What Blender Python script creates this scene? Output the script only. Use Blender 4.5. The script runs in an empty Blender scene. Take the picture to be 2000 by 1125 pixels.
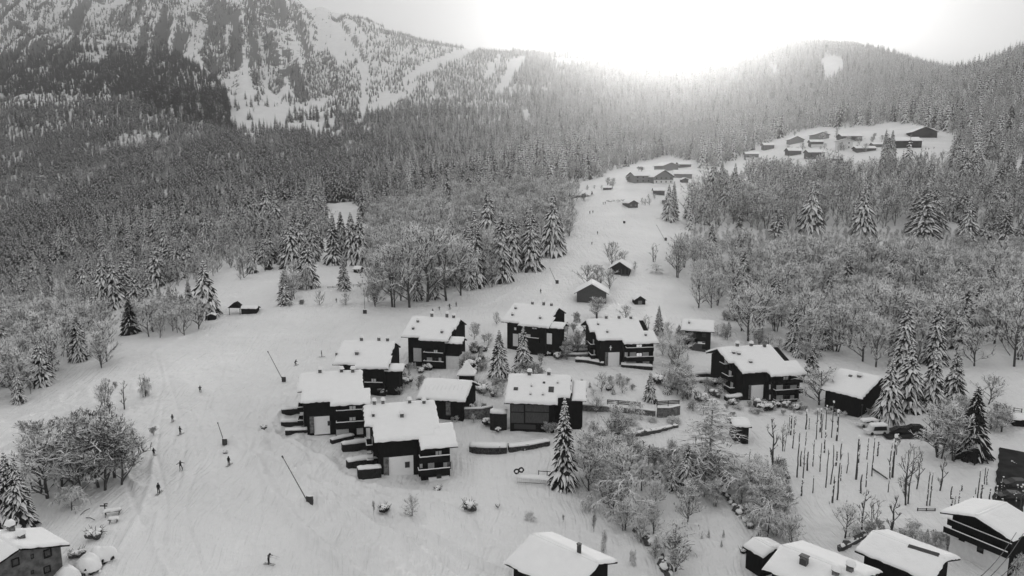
import bpy, math, random
import numpy as np
from mathutils import Vector, Matrix
R = math.radians
sc = bpy.context.scene
COL = sc.collection

# ------------------------------------------------------------------ camera
PITCH = R(9.0); FPX = 1400.0                      # focal length in pixels of the 2000 px wide photograph
cam_d = bpy.data.cameras.new('camera'); cam = bpy.data.objects.new('camera', cam_d); COL.objects.link(cam)
cam.location = (0, 0, 0); cam.rotation_euler = (R(90) - PITCH, 0, 0)
cam_d.sensor_width = 36; cam_d.lens = 36 * FPX / 2000; cam_d.clip_start = 0.5; cam_d.clip_end = 30000
sc.camera = cam

# ------------------------------------------------------------------ sky, sun, exposure
SUN_EL, SUN_AZ = R(11.3), R(13.3)                 # just above the wooded ridge, right of the middle
world = bpy.data.worlds.new('World'); sc.world = world; world.use_nodes = True
wt = world.node_tree; wt.nodes.clear()
sky = wt.nodes.new('ShaderNodeTexSky'); sky.sky_type = 'NISHITA'; sky.sun_disc = False
sky.sun_elevation = SUN_EL; sky.sun_rotation = SUN_AZ; sky.air_density = 1.0; sky.dust_density = 3.0; sky.ozone_density = 1.0
bw = wt.nodes.new('ShaderNodeRGBToBW'); wt.links.new(sky.outputs[0], bw.inputs[0])
pw = wt.nodes.new('ShaderNodeMath'); pw.operation = 'POWER'; pw.inputs[1].default_value = 0.05; wt.links.new(bw.outputs[0], pw.inputs[0])
ml = wt.nodes.new('ShaderNodeMath'); ml.operation = 'MULTIPLY'; ml.inputs[1].default_value = 3.5; wt.links.new(pw.outputs[0], ml.inputs[0])
tcw = wt.nodes.new('ShaderNodeTexCoord'); sxw = wt.nodes.new('ShaderNodeSeparateXYZ'); wt.links.new(tcw.outputs['Generated'], sxw.inputs[0])
mrw = wt.nodes.new('ShaderNodeMapRange'); mrw.inputs[1].default_value = 0.05; mrw.inputs[2].default_value = 0.75; mrw.inputs[3].default_value = 0.92; mrw.inputs[4].default_value = 1.25   # thin high overcast, brighter overhead
wt.links.new(sxw.outputs[2], mrw.inputs[0]); mw = wt.nodes.new('ShaderNodeMath'); mw.operation = 'MULTIPLY'; wt.links.new(ml.outputs[0], mw.inputs[0]); wt.links.new(mrw.outputs[0], mw.inputs[1])
bgn = wt.nodes.new('ShaderNodeBackground'); bgn.inputs[1].default_value = 0.15
wt.links.new(mw.outputs[0], bgn.inputs[0])
wo = wt.nodes.new('ShaderNodeOutputWorld'); wt.links.new(bgn.outputs[0], wo.inputs[0])
sun_d = bpy.data.lights.new('sun', 'SUN'); sun = bpy.data.objects.new('sun', sun_d); COL.objects.link(sun)
sun_d.energy = 1.6; sun_d.angle = R(7); sun_d.color = (1.0, 0.985, 0.965)
sdir = Vector((math.sin(SUN_AZ)*math.cos(SUN_EL), math.cos(SUN_AZ)*math.cos(SUN_EL), math.sin(SUN_EL)))
sun.rotation_euler = (-sdir).to_track_quat('-Z', 'Y').to_euler(); sun.location = sdir*500
sc.view_settings.view_transform = 'Standard'; sc.view_settings.look = 'None'
sc.view_settings.exposure = 0.0; sc.view_settings.gamma = 1.0; sc.view_settings.use_curve_mapping = False
sc.render.engine = 'CYCLES'
cy = sc.cycles; cy.use_denoising = True; cy.max_bounces = 5; cy.diffuse_bounces = 3; cy.glossy_bounces = 1
cy.transmission_bounces = 1; cy.volume_bounces = 1; cy.transparent_max_bounces = 4; cy.caustics_reflective = False; cy.caustics_refractive = False
try: cy.denoiser = 'OPENIMAGEDENOISE'; cy.denoising_input_passes = 'RGB_ALBEDO_NORMAL'; cy.denoising_prefilter = 'ACCURATE'
except Exception: pass

# ------------------------------------------------------------------ pixel <-> place
CP, SP = math.cos(PITCH), math.sin(PITCH)
def ray(px, py):
    u = (px-1000)/FPX; v = (562.5-py)/FPX
    return np.array([u, CP + v*SP, -SP + v*CP])
def proj(P):
    P = np.asarray(P, float); x, y, z = P[..., 0], P[..., 1], P[..., 2]
    d = y*CP - z*SP; v = (y*SP + z*CP)/d; u = x/d
    return 1000 + FPX*u, 562.5 - FPX*v, d
def vrand(ix, iy, seed):
    h = (ix.astype(np.int64)*374761393 + iy.astype(np.int64)*668265263 + seed*1274126177) & 0xffffffff
    h = ((h ^ (h >> 13))*1274126177) & 0xffffffff
    return ((h ^ (h >> 16)) & 0xffff)/65535.0
def vnoise(x, y, seed=0):
    x = np.asarray(x, float); y = np.asarray(y, float)
    ix = np.floor(x); iy = np.floor(y); fx = x-ix; fy = y-iy
    fx = fx*fx*(3-2*fx); fy = fy*fy*(3-2*fy)
    a = vrand(ix, iy, seed); b = vrand(ix+1, iy, seed); c = vrand(ix, iy+1, seed); d = vrand(ix+1, iy+1, seed)
    return (a*(1-fx)+b*fx)*(1-fy) + (c*(1-fx)+d*fx)*fy
def fbm(x, y, seed=0, n=4):
    s = 0; a = .5; t = 0
    for i in range(n):
        s = s + a*vnoise(x*2**i+13.7*i, y*2**i+7.1*i, seed+i); t += a; a *= .5
    return s/t
def inpoly(px, py, poly):
    px = np.asarray(px, float); py = np.asarray(py, float); r = np.zeros(px.shape, bool)
    n = len(poly); j = n-1
    for i in range(n):
        xi, yi = poly[i]; xj, yj = poly[j]
        if yi != yj:
            c = ((yi > py) != (yj > py)) & (px < (xj-xi)*(py-yi)/(yj-yi)+xi); r ^= c
        j = i
    return r

# ------------------------------------------------------------------ terrain heights
TC = [-500, 0, 200, 400, 600, 800, 1000, 1200, 1400, 1600, 1800, 2000, 2500]
NEAR = [  # distance, heights in metres
 (60,  [-58]*13),
 (90,  [-56,-56,-57,-57.5,-58,-58.5,-58.5,-59,-59.5,-60,-59,-58,-58]),
 (110, [-54,-55,-54,-54,-56,-57.5,-58,-58.5,-59,-59.5,-58.5,-57,-56]),
 (130, [-54,-54,-53,-52.5,-55,-57.2,-57,-57.5,-58.5,-58.5,-57.5,-56,-55]),
 (150, [-54,-53.5,-52,-51.5,-53.5,-55,-54.5,-55,-57,-57,-55,-54,-53]),
 (175, [-54,-52.5,-50.5,-50.5,-51.3,-52,-52,-51.5,-54,-55,-53.5,-52,-50]),
 (205, [-55,-52,-49.3,-49,-49.5,-49.5,-49,-49.2,-51,-52,-51,-49,-46])]
FAR = [   # distance, picture rows of the ground
 (250, [670,655,640,600,592,597,600,600,608,640,655,660,670]),
 (300, [640,620,590,548,545,553,542,540,555,580,590,600,610]),
 (350, [620,598,562,525,505,512,500,480,505,520,530,540,560]),
 (420, [600,575,540,500,460,465,450,412,450,455,460,470,500]),
 (500, [585,555,520,472,430,430,405,366,385,375,370,380,420]),
 (600, [560,530,490,445,405,400,375,342,345,318,300,300,330]),
 (750, [520,490,450,410,375,368,350,322,300,275,258,252,230]),
 (950, [470,435,400,365,335,330,320,300,280,255,222,175,70]),
 (1200,[400,370,340,305,290,290,285,270,250,225,190,88,-60]),
 (1500,[310,280,262,245,250,250,250,235,205,178,158,120,60]),
 (1800,[220,190,175,170,200,215,215,195,160,140,150,180,200]),
 (2150,[150,125,112,120,140,165,165,145,95,82,130,220,250]),
 (2500,[90,72,68,72,70,110,128,115,92,84,165,260,290]),
 (2900,[30,20,10,0,-10,66,104,110,135,150,220,290,320]),
 (3500,[-50,-60,-70,-75,-40,110,150,150,180,200,260,310,330]),
 (5000,[150,150,150,150,150,200,240,250,260,280,300,320,330]),
 (9000,[330]*13)]
def row2t(py):
    v = (562.5-py)/FPX; return (-SP+v*CP)/(CP+v*SP)
kY, kZ = [], []
for Y, zs in NEAR: kY.append(Y); kZ.append(zs)
for Y, rs in FAR: kY.append(Y); kZ.append([row2t(r)*Y for r in rs])
kY = np.log(np.array(kY, float)); kZ = np.array(kZ, float); kW = (np.array(TC)-1000)/1400.0
GW, GY = 360, 520
gw = np.linspace(kW[0], kW[-1], GW); gy = np.linspace(kY[0], kY[-1], GY)
tmp = np.array([np.interp(gy, kY, kZ[:, j]) for j in range(len(kW))]).T
G = np.array([np.interp(gw, kW, tmp[i]) for i in range(GY)])
def blur(A, k, ax):
    p = [(k, k) if a == ax else (0, 0) for a in range(2)]
    B = np.pad(A, p, 'edge'); c = np.cumsum(B, axis=ax); c = np.insert(c, 0, 0, axis=ax)
    n = 2*k+1
    return (np.take(c, range(n, c.shape[ax]), axis=ax)-np.take(c, range(0, c.shape[ax]-n), axis=ax))/n
S = G-G[:, :]*0
T0 = G/np.exp(gy)[:, None]                          # smooth the slope angles, not the heights
for _ in range(2): T0 = blur(blur(T0, 4, 0), 7, 1)
G = T0*np.exp(gy)[:, None]
PADS = []                                            # (x, y, radius, dz) small mounds and level spots
TRACKS = []
def smooth(a, b, x):
    t = np.clip((x-a)/(b-a), 0, 1); return t*t*(3-2*t)
def height(x, y, fine=True):
    x = np.asarray(x, float); y = np.asarray(y, float)
    Y = np.maximum(y, 60.0); w = x/Y
    i = np.clip((w-gw[0])/(gw[1]-gw[0]), 0, GW-1.001); j = np.clip((np.log(Y)-gy[0])/(gy[1]-gy[0]), 0, GY-1.001)
    i0 = i.astype(int); j0 = j.astype(int); fi = i-i0; fj = j-j0
    z = (G[j0, i0]*(1-fi)+G[j0, i0+1]*fi)*(1-fj) + (G[j0+1, i0]*(1-fi)+G[j0+1, i0+1]*fi)*fj
    # mountain spurs and gullies, wooded hills, small swells near by
    m = smooth(1500, 2300, y)*smooth(-0.13, -0.32, w)
    xs = x+.36*y; g = np.abs(vnoise(xs/170, y/1500, 3)-.5)*2
    g2 = np.abs(vnoise(xs/60, y/420, 5)-.5)*2
    z = z + m*((g-.5)*120 + (g2-.5)*55 + (fbm(x/40, y/40, 9)-.5)*30)
    far = smooth(420, 900, y)
    z = z + far*(1-m*.5)*((fbm(x/150, y/150, 21)-.5)*26)
    rav = smooth(180, 330, y)*smooth(-0.1, -0.35, w)*(1-far)
    z = z + rav*(fbm(x/40, y/40, 31)-.5)*6
    z = z + (1-far)*((fbm(x/22, y/22, 41)-.5)*1.0)
    return z
def hit(px, py):
    d = ray(px, py); s = 50*1.0035**np.arange(1250)
    P = d[None, :]*s[:, None]; h = height(P[:, 0], P[:, 1]); below = P[:, 2] < h
    if not below.any(): k = len(s)-1; return Vector(P[k])
    k = int(np.argmax(below))
    if k == 0: return Vector(P[0])
    a = P[k-1, 2]-h[k-1]; b = h[k]-P[k, 2]; f = a/(a+b+1e-9); Q = P[k-1]*(1-f)+P[k]*f
    return Vector((Q[0], Q[1], float(height(Q[0], Q[1]))))
def gz(x, y): return float(height(x, y))

# ------------------------------------------------------------------ materials (the photograph is black and white)
def mat(name, v, rough=.8, nodes=None, v2=None, scale=4.0, det=4, bump=0.0, bscale=30.0, stretch=None, spec=.2, metallic=0.0):
    m = bpy.data.materials.new(name); m.use_nodes = True; nt = m.node_tree; b = nt.nodes['Principled BSDF']
    b.inputs['Roughness'].default_value = rough; b.inputs['Base Color'].default_value = (v, v, v, 1)
    b.inputs['Specular IOR Level'].default_value = spec; b.inputs['Metallic'].default_value = metallic
    tc = nt.nodes.new('ShaderNodeTexCoord'); mp = nt.nodes.new('ShaderNodeMapping'); nt.links.new(tc.outputs['Object'], mp.inputs[0])
    if stretch: mp.inputs['Scale'].default_value = stretch
    if v2 is not None:
        n = nt.nodes.new('ShaderNodeTexNoise'); n.inputs['Scale'].default_value = scale; n.inputs['Detail'].default_value = det
        nt.links.new(mp.outputs[0], n.inputs['Vector'])
        r = nt.nodes.new('ShaderNodeValToRGB'); r.color_ramp.elements[0].position = .35; r.color_ramp.elements[1].position = .65
        r.color_ramp.elements[0].color = (v, v, v, 1); r.color_ramp.elements[1].color = (v2, v2, v2, 1)
        nt.links.new(n.outputs[0], r.inputs[0]); nt.links.new(r.outputs[0], b.inputs['Base Color'])
    if bump:
        n2 = nt.nodes.new('ShaderNodeTexNoise'); n2.inputs['Scale'].default_value = bscale; n2.inputs['Detail'].default_value = 5
        nt.links.new(mp.outputs[0], n2.inputs['Vector'])
        bp = nt.nodes.new('ShaderNodeBump'); bp.inputs['Strength'].default_value = 1; bp.inputs['Distance'].default_value = bump
        nt.links.new(n2.outputs[0], bp.inputs['Height']); nt.links.new(bp.outputs[0], b.inputs['Normal'])
    return m
M = {}
M['snow'] = mat('fresh_snow', .93, .7, v2=.96, scale=.8, bump=.05, bscale=2.5)
M['tree_snow'] = mat('snow_on_branches', .88, .8)
M['needles'] = mat('dark_needles', .012, .9, v2=.026, scale=2)
M['bark'] = mat('bark', .045, .9, v2=.09, scale=3, stretch=(1, 1, .3))
M['twigs'] = mat('bare_twigs', .085, .9)
M['wood'] = mat('dark_stained_boards', .006, .9, v2=.014, scale=3, stretch=(4, 4, .3), bump=.02, bscale=8, spec=.04)
M['wood2'] = mat('weathered_boards', .05, .8, v2=.10, scale=3, stretch=(5, 5, .4), bump=.02, bscale=8)
M['greywood'] = mat('grey_boards', .16, .8, v2=.24, scale=3, stretch=(5, 5, .4))
M['plaster'] = mat('pale_plaster', .68, .85, v2=.76, scale=1.5, bump=.01, bscale=20)
M['paledoor'] = mat('pale_door', .86, .6, v2=.9, scale=3)
M['shutter'] = mat('pale_panel', .58, .6, v2=.66, scale=3)
M['stone'] = mat('rubble_stone', .07, .9, v2=.22, scale=2.2, bump=.06, bscale=3)
M['concrete'] = mat('rough_concrete', .07, .9, v2=.16, scale=1.2, bump=.02, bscale=10)
M['glass'] = mat('window_glass', .02, .1, spec=.6)
M['curtain'] = mat('net_curtain', .8, .8, v2=.85, scale=6)
M['metal'] = mat('dark_metal', .03, .45, spec=.5)
M['hedge'] = mat('clipped_hedge', .008, .9, v2=.03, scale=6, bump=.1, bscale=7)
M['cloth'] = mat('dark_clothing', .012, .8); M['cloth2'] = mat('grey_clothing', .07, .8); M['cloth3'] = mat('pale_clothing', .25, .8)
M['skin'] = mat('skin', .3, .6)
M['pad'] = mat('padded_mat', .05, .7)
M['car'] = mat('car_paint', .02, .25, spec=.6)
M['rubber'] = mat('rubber', .015, .8)
M['drystone'] = mat('dry_stone', .012, .95, v2=.09, scale=3, bump=.15, bscale=4)
M['rock'] = mat('bare_rock', .10, .9, v2=.2, scale=.3, bump=.3, bscale=1)
M['asphalt'] = mat('wet_asphalt', .010, .9, v2=.03, scale=.5)

# ground: snow with blown texture, ploughed wear and bare rock on the steep faces
def lit_material():
    m = mat('lamplit_curtain', .8); b = m.node_tree.nodes['Principled BSDF']; b.inputs['Emission Color'].default_value = (1, 1, 1, 1); b.inputs['Emission Strength'].default_value = .45; return m
M['lamplit'] = lit_material()
def ground_material():
    m = bpy.data.materials.new('snow_ground'); m.use_nodes = True; nt = m.node_tree; b = nt.nodes['Principled BSDF']
    L = nt.links.new; N = nt.nodes.new
    b.inputs['Roughness'].default_value = .75; b.inputs['Specular IOR Level'].default_value = .15
    g = N('ShaderNodeNewGeometry'); 
    n1 = N('ShaderNodeTexNoise'); n1.inputs['Scale'].default_value = .05; n1.inputs['Detail'].default_value = 8; L(g.outputs['Position'], n1.inputs['Vector'])
    r1 = N('ShaderNodeMapRange'); r1.inputs[1].default_value = .3; r1.inputs[2].default_value = .7; r1.inputs[3].default_value = .83; r1.inputs[4].default_value = .92
    L(n1.outputs[0], r1.inputs[0])
    sx = N('ShaderNodeSeparateXYZ'); L(g.outputs['True Normal'], sx.inputs[0])
    n2 = N('ShaderNodeTexNoise'); n2.inputs['Scale'].default_value = .045; n2.inputs['Detail'].default_value = 9; n2.inputs['Roughness'].default_value = .7
    L(g.outputs['Position'], n2.inputs['Vector'])
    ad = N('ShaderNodeMath'); ad.operation = 'MULTIPLY_ADD'; ad.inputs[1].default_value = .55; L(n2.outputs[0], ad.inputs[0]); L(sx.outputs[2], ad.inputs[2])
    rr = N('ShaderNodeMapRange'); rr.inputs[1].default_value = 1.03; rr.inputs[2].default_value = 1.055; rr.inputs[3].default_value = 1; rr.inputs[4].default_value = 0
    L(ad.outputs[0], rr.inputs[0])
    sp = N('ShaderNodeSeparateXYZ'); L(g.outputs['Position'], sp.inputs[0])
    gt = N('ShaderNodeMapRange'); gt.inputs[1].default_value = 1300; gt.inputs[2].default_value = 1700; L(sp.outputs[1], gt.inputs[0])
    mu = N('ShaderNodeMath'); mu.operation = 'MULTIPLY'; L(rr.outputs[0], mu.inputs[0]); L(gt.outputs[0], mu.inputs[1])
    mx = N('ShaderNodeMix'); mx.data_type = 'FLOAT'; L(mu.outputs[0], mx.inputs[0]); L(r1.outputs[0], mx.inputs[2]); mx.inputs[3].default_value = .13
    L(mx.outputs[0], b.inputs['Base Color'])
    # bump: ski scratches (anisotropic, winding) + lumps
    wv = N('ShaderNodeTexNoise'); wv.inputs['Scale'].default_value = .03; wv.inputs['Detail'].default_value = 2; L(g.outputs['Position'], wv.inputs['Vector'])
    vm = N('ShaderNodeVectorMath'); vm.operation = 'MULTIPLY_ADD'; L(wv.outputs[1], vm.inputs[0]); vm.inputs[1].default_value = (14, 14, 0); L(g.outputs['Position'], vm.inputs[2])
    mp = N('ShaderNodeMapping'); mp.inputs['Rotation'].default_value = (0, 0, R(-20)); mp.inputs['Scale'].default_value = (1.6, .10, .2); L(vm.outputs[0], mp.inputs[0])
    n3 = N('ShaderNodeTexNoise'); n3.inputs['Scale'].default_value = 1.0; n3.inputs['Detail'].default_value = 6; L(mp.outputs[0], n3.inputs['Vector'])
    n4 = N('ShaderNodeTexNoise'); n4.inputs['Scale'].default_value = .35; n4.inputs['Detail'].default_value = 7; L(g.outputs['Position'], n4.inputs['Vector'])
    sm = N('ShaderNodeMath'); sm.operation = 'MULTIPLY_ADD'; L(n3.outputs[0], sm.inputs[0]); sm.inputs[1].default_value = .5; L(n4.outputs[0], sm.inputs[2])
    bp = N('ShaderNodeBump'); bp.inputs['Distance'].default_value = 1.0; bp.inputs['Strength'].default_value = 1.0
    L(sm.outputs[0], bp.inputs['Height']); L(bp.outputs[0], b.inputs['Normal'])
    return m
M['ground'] = ground_material()

# ------------------------------------------------------------------ mesh helpers
class MB:
    def __init__(s): s.v = []; s.f = []; s.m = []
    def add(s, vs, fs, mi=0):
        o = len(s.v); s.v.extend([tuple(p) for p in vs]); s.f.extend([tuple(i+o for i in f) for f in fs]); s.m.extend([mi]*len(fs)); return s
    def box(s, x0, x1, y0, y1, z0, z1, mi=0):
        vs = [(x0,y0,z0),(x1,y0,z0),(x1,y1,z0),(x0,y1,z0),(x0,y0,z1),(x1,y0,z1),(x1,y1,z1),(x0,y1,z1)]
        return s.add(vs, [(3,2,1,0),(4,5,6,7),(0,1,5,4),(1,2,6,5),(2,3,7,6),(3,0,4,7)], mi)
    def tube(s, pts, rad, n=5, mi=0, cap=True):
        pts = [Vector(p) for p in pts]; rings = []
        for i, p in enumerate(pts):
            d = (pts[min(i+1, len(pts)-1)]-pts[max(i-1, 0)])
            d = d.normalized() if d.length > 1e-6 else Vector((0, 0, 1))
            a = d.orthogonal().normalized(); b = d.cross(a); r = rad[i] if hasattr(rad, '__len__') else rad
            rings.append([p+a*r*math.cos(t*2*math.pi/n)+b*r*math.sin(t*2*math.pi/n) for t in range(n)])
        vs = [q for rg in rings for q in rg]; fs = []
        for i in range(len(rings)-1):
            for t in range(n): fs.append((i*n+t, i*n+(t+1) % n, (i+1)*n+(t+1) % n, (i+1)*n+t))
        if cap: fs.append(tuple(range(n-1, -1, -1))); fs.append(tuple((len(rings)-1)*n+t for t in range(n)))
        return s.add(vs, fs, mi)
    def extrude_x(s, prof, x0, x1, mi=0):              # prof: list of (y, z), counter-clockwise seen from +x
        n = len(prof); vs = [(x0, y, z) for y, z in prof]+[(x1, y, z) for y, z in prof]
        fs = [tuple(range(n-1, -1, -1)), tuple(range(n, 2*n))]
        fs += [(i, (i+1) % n, n+(i+1) % n, n+i) for i in range(n)]
        return s.add(vs, fs, mi)
    def ico(s, c, r, mi=0, seed=0, jit=.25, flat=1.0):
        rnd = random.Random(seed); P = []; 
        n1, n2 = 5, 8; P.append((c[0], c[1], c[2]+r*flat))
        for i in range(1, n1):
            th = math.pi*i/n1
            for j in range(n2):
                ph = 2*math.pi*(j+.5*(i % 2))/n2; rr = r*(1+jit*(rnd.random()-.5)*2)
                P.append((c[0]+rr*math.sin(th)*math.cos(ph), c[1]+rr*math.sin(th)*math.sin(ph), c[2]+rr*flat*math.cos(th)))
        P.append((c[0], c[1], c[2]-r*flat)); F = []
        for j in range(n2): F.append((0, 1+j, 1+(j+1) % n2))
        for i in range(n1-2):
            for j in range(n2):
                a = 1+i*n2+j; b = 1+i*n2+(j+1) % n2; F.append((a, a+n2, b+n2, b))
        L = len(P)-1
        for j in range(n2): F.append((L, 1+(n1-2)*n2+(j+1) % n2, 1+(n1-2)*n2+j))
        return s.add(P, F, mi)
    def mesh(s, name, mats):
        me = bpy.data.meshes.new(name); me.from_pydata(s.v, [], s.f)
        for m in mats: me.materials.append(m)
        if len(mats) > 1: me.polygons.foreach_set('material_index', s.m)
        me.update(); return me
    def build(s, name, mats, parent=None, smooth=False):
        if not isinstance(mats, (list, tuple)): mats = [mats]
        me = s.mesh(name, mats)
        if smooth: me.polygons.foreach_set('use_smooth', [True]*len(me.polygons))
        return link(name, me, parent)
def link(name, data, parent=None):
    o = bpy.data.objects.new(name, data); COL.objects.link(o)
    if parent is not None: o.parent = parent
    return o
def tag(o, label=None, cat=None, group=None, kind=None):
    if label: o['label'] = label
    if cat: o['category'] = cat
    if group: o['group'] = group
    if kind: o['kind'] = kind
    return o
def empty(name, loc, rz=0.0):
    o = bpy.data.objects.new(name, None); COL.objects.link(o); o.location = loc; o.rotation_euler = (0, 0, rz); o.empty_display_size = .5
    return o
KIDS = {}
def copy_tree(o):
    c = o.copy(); COL.objects.link(c)
    for ch in KIDS.get(o.name, []):
        d = ch.copy(); COL.objects.link(d); d.parent = c
    return c

# ------------------------------------------------------------------ the ground itself
def P2(pts, n=14):
    """points traced on the snow -> a smooth path in the place"""
    W = [hit(*p) for p in pts]; out = []
    for i in range(len(W)-1):
        p0 = W[max(i-1, 0)]; p1 = W[i]; p2 = W[i+1]; p3 = W[min(i+2, len(W)-1)]
        for k in range(n):
            t = k/n; out.append(.5*((2*p1)+(p2-p0)*t+(2*p0-5*p1+4*p2-p3)*t*t+(3*p1-p0-3*p2+p3)*t**3))
    out.append(W[-1]); return out
def build_ground():
    ys = list(np.arange(-150, 78, 6.0)); y = 78.0
    while y < 3320:
        ys.append(y); y *= 1.0038 if y < 320 else (1.008 if y < 800 else 1.013)
    ys = np.array(ys)
    cs = np.concatenate([np.linspace(-1.15, -.84, 20, endpoint=False), np.linspace(-.84, .84, 760), np.linspace(.84, 1.15, 21)[1:]])
    Sy = np.sqrt(ys**2+40**2); X = cs[None, :]*Sy[:, None]; Y = np.repeat(ys[:, None], len(cs), 1)
    Z = height(X, Y)
    w = X/np.maximum(Y, 60)
    # lumpy slope left of the chalets and rough edges of the piste
    ppx, ppy, _d = proj(np.stack([X, np.maximum(Y, 40), Z], -1))
    ch = np.zeros(X.shape)
    for poly, amp in (([(455,850),(520,835),(600,850),(690,930),(760,965),(820,1010),(900,1125),(700,1125),(600,1040),(520,950)], .55), ([(0,880),(0,800),(230,740),(300,760),(250,850),(90,880)], .35), ([(520,760),(585,740),(560,850),(500,840)], .4), ([(1190,1125),(1100,1000),(1000,960),(900,1000),(980,1125)], .22), ([(1330,940),(1420,1010),(1480,1090),(1330,1100),(1290,1010)], .3)):
        ch = np.maximum(ch, amp*inpoly(ppx, ppy, poly))
    for _ in range(2): ch = blur(blur(ch, 5, 0), 9, 1)
    Z += ch*((fbm(X/1.3, Y/1.9, 63, 3)-.5)*2.8+(fbm(X/4, Y/6, 64, 2)-.5)*3.2)
    Z += (fbm(X/9, Y/13, 66, 3)-.5)*.8*smooth(420, 250, Y)
    Z += (fbm(X/1.6, Y/2.4, 61, 3)-.5)*.22*smooth(330, 200, Y)
    for pts, wd, hh in TRACKS:
        hh = hh*2.2; Q = P2(pts, 10)
        for a in Q:
            j0 = np.searchsorted(ys, a.y-4*wd); j1 = np.searchsorted(ys, a.y+4*wd)
            sub = slice(j0, j1)
            if j1 <= j0: continue
        A = np.array([[q.x, q.y] for q in Q])
        j0, j1 = np.searchsorted(ys, A[:, 1].min()-5), np.searchsorted(ys, A[:, 1].max()+5)
        XX = X[j0:j1]; YY = Y[j0:j1]; D = np.full(XX.shape, 1e9)
        for k in range(len(A)-1):
            ax, ay = A[k]; bx, by = A[k+1]; dx, dy = bx-ax, by-ay; L2 = dx*dx+dy*dy+1e-9
            t = np.clip(((XX-ax)*dx+(YY-ay)*dy)/L2, 0, 1); D = np.minimum(D, (XX-ax-t*dx)**2+(YY-ay-t*dy)**2)
        Z[j0:j1] += hh*np.exp(-D/(wd*wd))*(.6+.8*vnoise(XX/2, YY/2, 77))
    for (x, y, r, dz) in PADS:
        Z += dz*np.exp(-((X-x)**2+(Y-y)**2)/(r*r))
    ny, nx = X.shape
    V = np.stack([X, Y, Z], -1).reshape(-1, 3).astype(np.float32)
    idx = np.arange(ny*nx).reshape(ny, nx)
    F = np.stack([idx[:-1, :-1], idx[:-1, 1:], idx[1:, 1:], idx[1:, :-1]], -1).reshape(-1, 4)
    me = bpy.data.meshes.new('snow_ground'); me.vertices.add(len(V)); me.vertices.foreach_set('co', V.ravel())
    me.loops.add(F.size); me.loops.foreach_set('vertex_index', F.ravel().astype(np.int32))
    me.polygons.add(len(F)); me.polygons.foreach_set('loop_start', (np.arange(len(F))*4).astype(np.int32)); me.polygons.foreach_set('loop_total', np.full(len(F), 4, np.int32))
    me.polygons.foreach_set('use_smooth', np.ones(len(F), bool))
    me.update(calc_edges=True); me.materials.append(M['ground'])
    o = link('snow_ground', me); tag(o, kind='structure')
TRACKS += [
 ([(455,862),(500,905),(540,975),(600,1045),(680,1110),(740,1160)], 1.1, .45),
 ([(560,930),(640,985),(720,1020),(800,1060),(870,1090),(930,1130)], .8, .4),
 ([(470,835),(560,860),(640,905),(700,945),(790,960),(870,965)], .7, .3),
 ([(700,958),(760,975),(800,965)], .5, .2),
 ([(830,968),(880,990),(925,1020),(942,1060),(940,1090)], .35, .22),
 ([(845,985),(885,1010),(915,1040),(925,1060)], .3, .18),
 ([(600,790),(560,800),(530,830),(560,870),(620,910)], .6, .25),
 ([(250,940),(262,980),(275,1010),(290,1030)], .4, -.2),
 ([(240,880),(250,935),(300,960)], .5, .2),
 ([(200,1120),(260,1030),(290,960),(300,900)], .5, .18),
 ([(330,1125),(300,1060),(310,1000)], .4, .15),
 ([(0,860),(80,835),(160,800),(240,770),(300,755)], .8, .3),
 ([(0,880),(90,850),(180,830)], .6, .25),
 ([(300,690),(360,660),(430,640),(480,620)], .8, .3),
 ([(480,612),(620,598),(760,592),(900,570),(1010,530)], .8, .25),
 ([(1010,560),(960,590),(900,600),(800,605)], .7, .2),
]
_rt = random.Random(5)
for k in range(14):                                   # ski traces winding down the piste
    x = _rt.uniform(300, 600); y = _rt.uniform(640, 800); a = _rt.uniform(8, 22); ph = _rt.random()*6; pts = []
    while y < 1120: pts.append((x+a*math.sin(ph), y)); y += 22+(y-600)*.04; ph += .9; x += _rt.uniform(-3, 4)
    TRACKS.append((pts[:_rt.randint(5, 12)], .24, -.10))
for k in range(10):                                   # vehicle ruts and slides beside the piste
    o = k*9; TRACKS.append(([(560+o*1.6, 905+o*.5), (640+o*1.7, 960+o*.55), (720+o*1.8, 1010+o*.6), (800+o*1.9, 1060+o*.55), (880+o*2, 1122)], .5, _rt.uniform(.10, .24)*_rt.choice([-1, 1])))
build_ground()

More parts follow.
